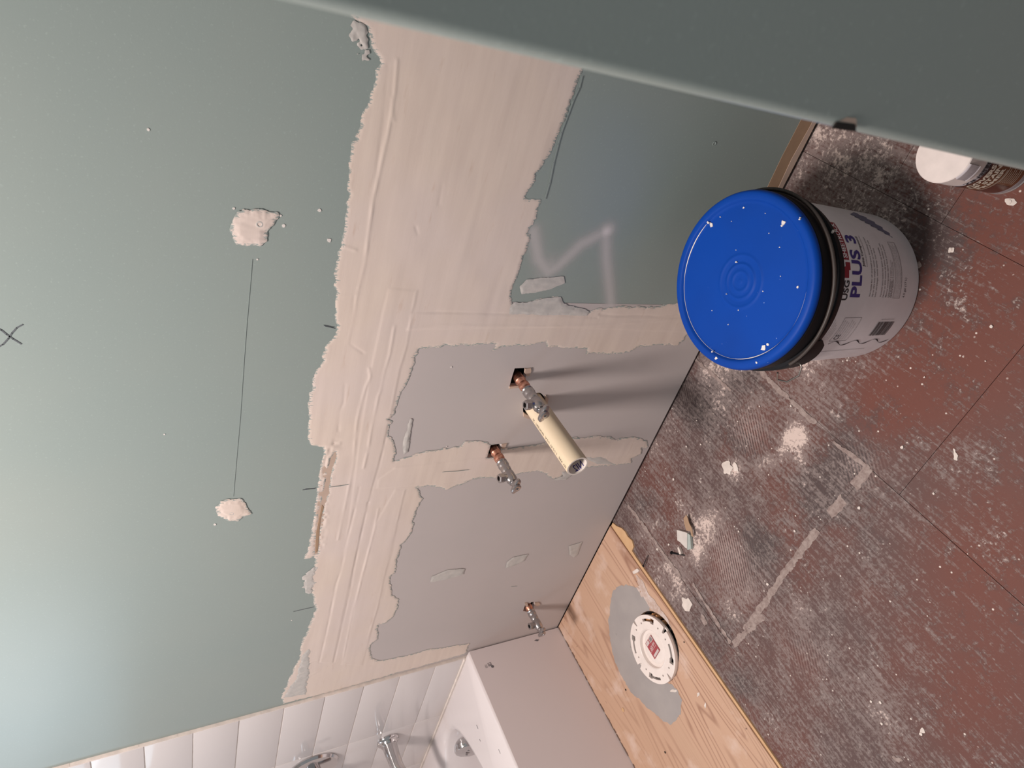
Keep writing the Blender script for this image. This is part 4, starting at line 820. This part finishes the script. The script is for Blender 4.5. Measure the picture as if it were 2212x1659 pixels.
bm=bmesh.new(); add_rect(bm,sf(.0006),sarc(-170),.100,sarc(10),.1165,.002); add_rect(bm,sf(.0006),sarc(-165),.020,sarc(-118),.063,.002); fin('label_band',bm,M_CANDK,lb)
bm=bmesh.new(); add_text(bm,'ZINSSER',sf(.0007),sarc(-70)-sarc(-140),.009,.02,u0=sarc(-140),v0=.1185,maxlen=.003)
for rr_ in (.0050,.0072,.0094):
    prev=None
    for k in range(21):
        a=2*PI*k/20; c_=(sarc(-92)+rr_*math.cos(a),.121+rr_*math.sin(a)*.9); d_=(sarc(-92)+(rr_-.0009)*math.cos(a),.121+(rr_-.0009)*math.sin(a)*.9)
        cur=(bm.verts.new(sf(.0008)(*c_)),bm.verts.new(sf(.0008)(*d_)))
        if prev: bm.faces.new((prev[0],prev[1],cur[1],cur[0]))
        prev=cur
fin('dark_lettering',bm,M_INK,cn)
bm=bmesh.new(); add_text(bm,'COVERS',sf(.0009),sarc(-80)-sarc(-146),.0115,.05,u0=sarc(-146),v0=.1010,maxlen=.003); add_text(bm,'UP STAIN',sf(.0009),sarc(-78)-sarc(-150),.0115,.05,u0=sarc(-150),v0=.0870,maxlen=.003)
add_text(bm,'PRIMER',sf(.0009),sarc(-82)-sarc(-146),.0095,.04,u0=sarc(-146),v0=.0745,maxlen=.003)
for i in range(8): add_rect(bm,sf(.0009),sarc(-112),.064-.0050*i,sarc(-75-(i%3)*5),.0650-.0050*i,.002)
for i in range(3): add_rect(bm,sf(.0009),sarc(-150),.0690-.0016*i,sarc(-84),.0695-.0016*i,.002)
fin('cream_lettering',bm,M_CREAM,lb)
bm=bmesh.new()
for i in range(3): add_rect(bm,sf(.0007),sarc(-165),.0075+.0035*i,sarc(10),.0085+.0035*i,.002)
fin('fine_lines',bm,M_GREYTX,cn)
bm=bmesh.new(); rr=[]
for k in range(13):
    a=math.radians(-122+34*k/12); rr.append([bm.verts.new((r*math.cos(a),r*math.sin(a),z)) for r,z in ((.0400,.1695),(.0425,.1702),(.0432,.1690),(.0428,.1475),(.0436,.1455),(.0402,.1450))])
for A_,B_ in zip(rr,rr[1:]):
    for i in range(5): bm.faces.new((A_[i],A_[i+1],B_[i+1],B_[i]))
bm.faces.new(rr[0]); bm.faces.new(rr[-1])
for k in range(14): a=math.radians(-121+2.45*k); add_box(bm,(.0428*math.cos(a)-.0003,.0428*math.sin(a)-.0003,.148),(.0432*math.cos(a)+.0003,.0432*math.sin(a)+.0003,.169))
fin('pry_tab',bm,M_CANSIDE,cn)
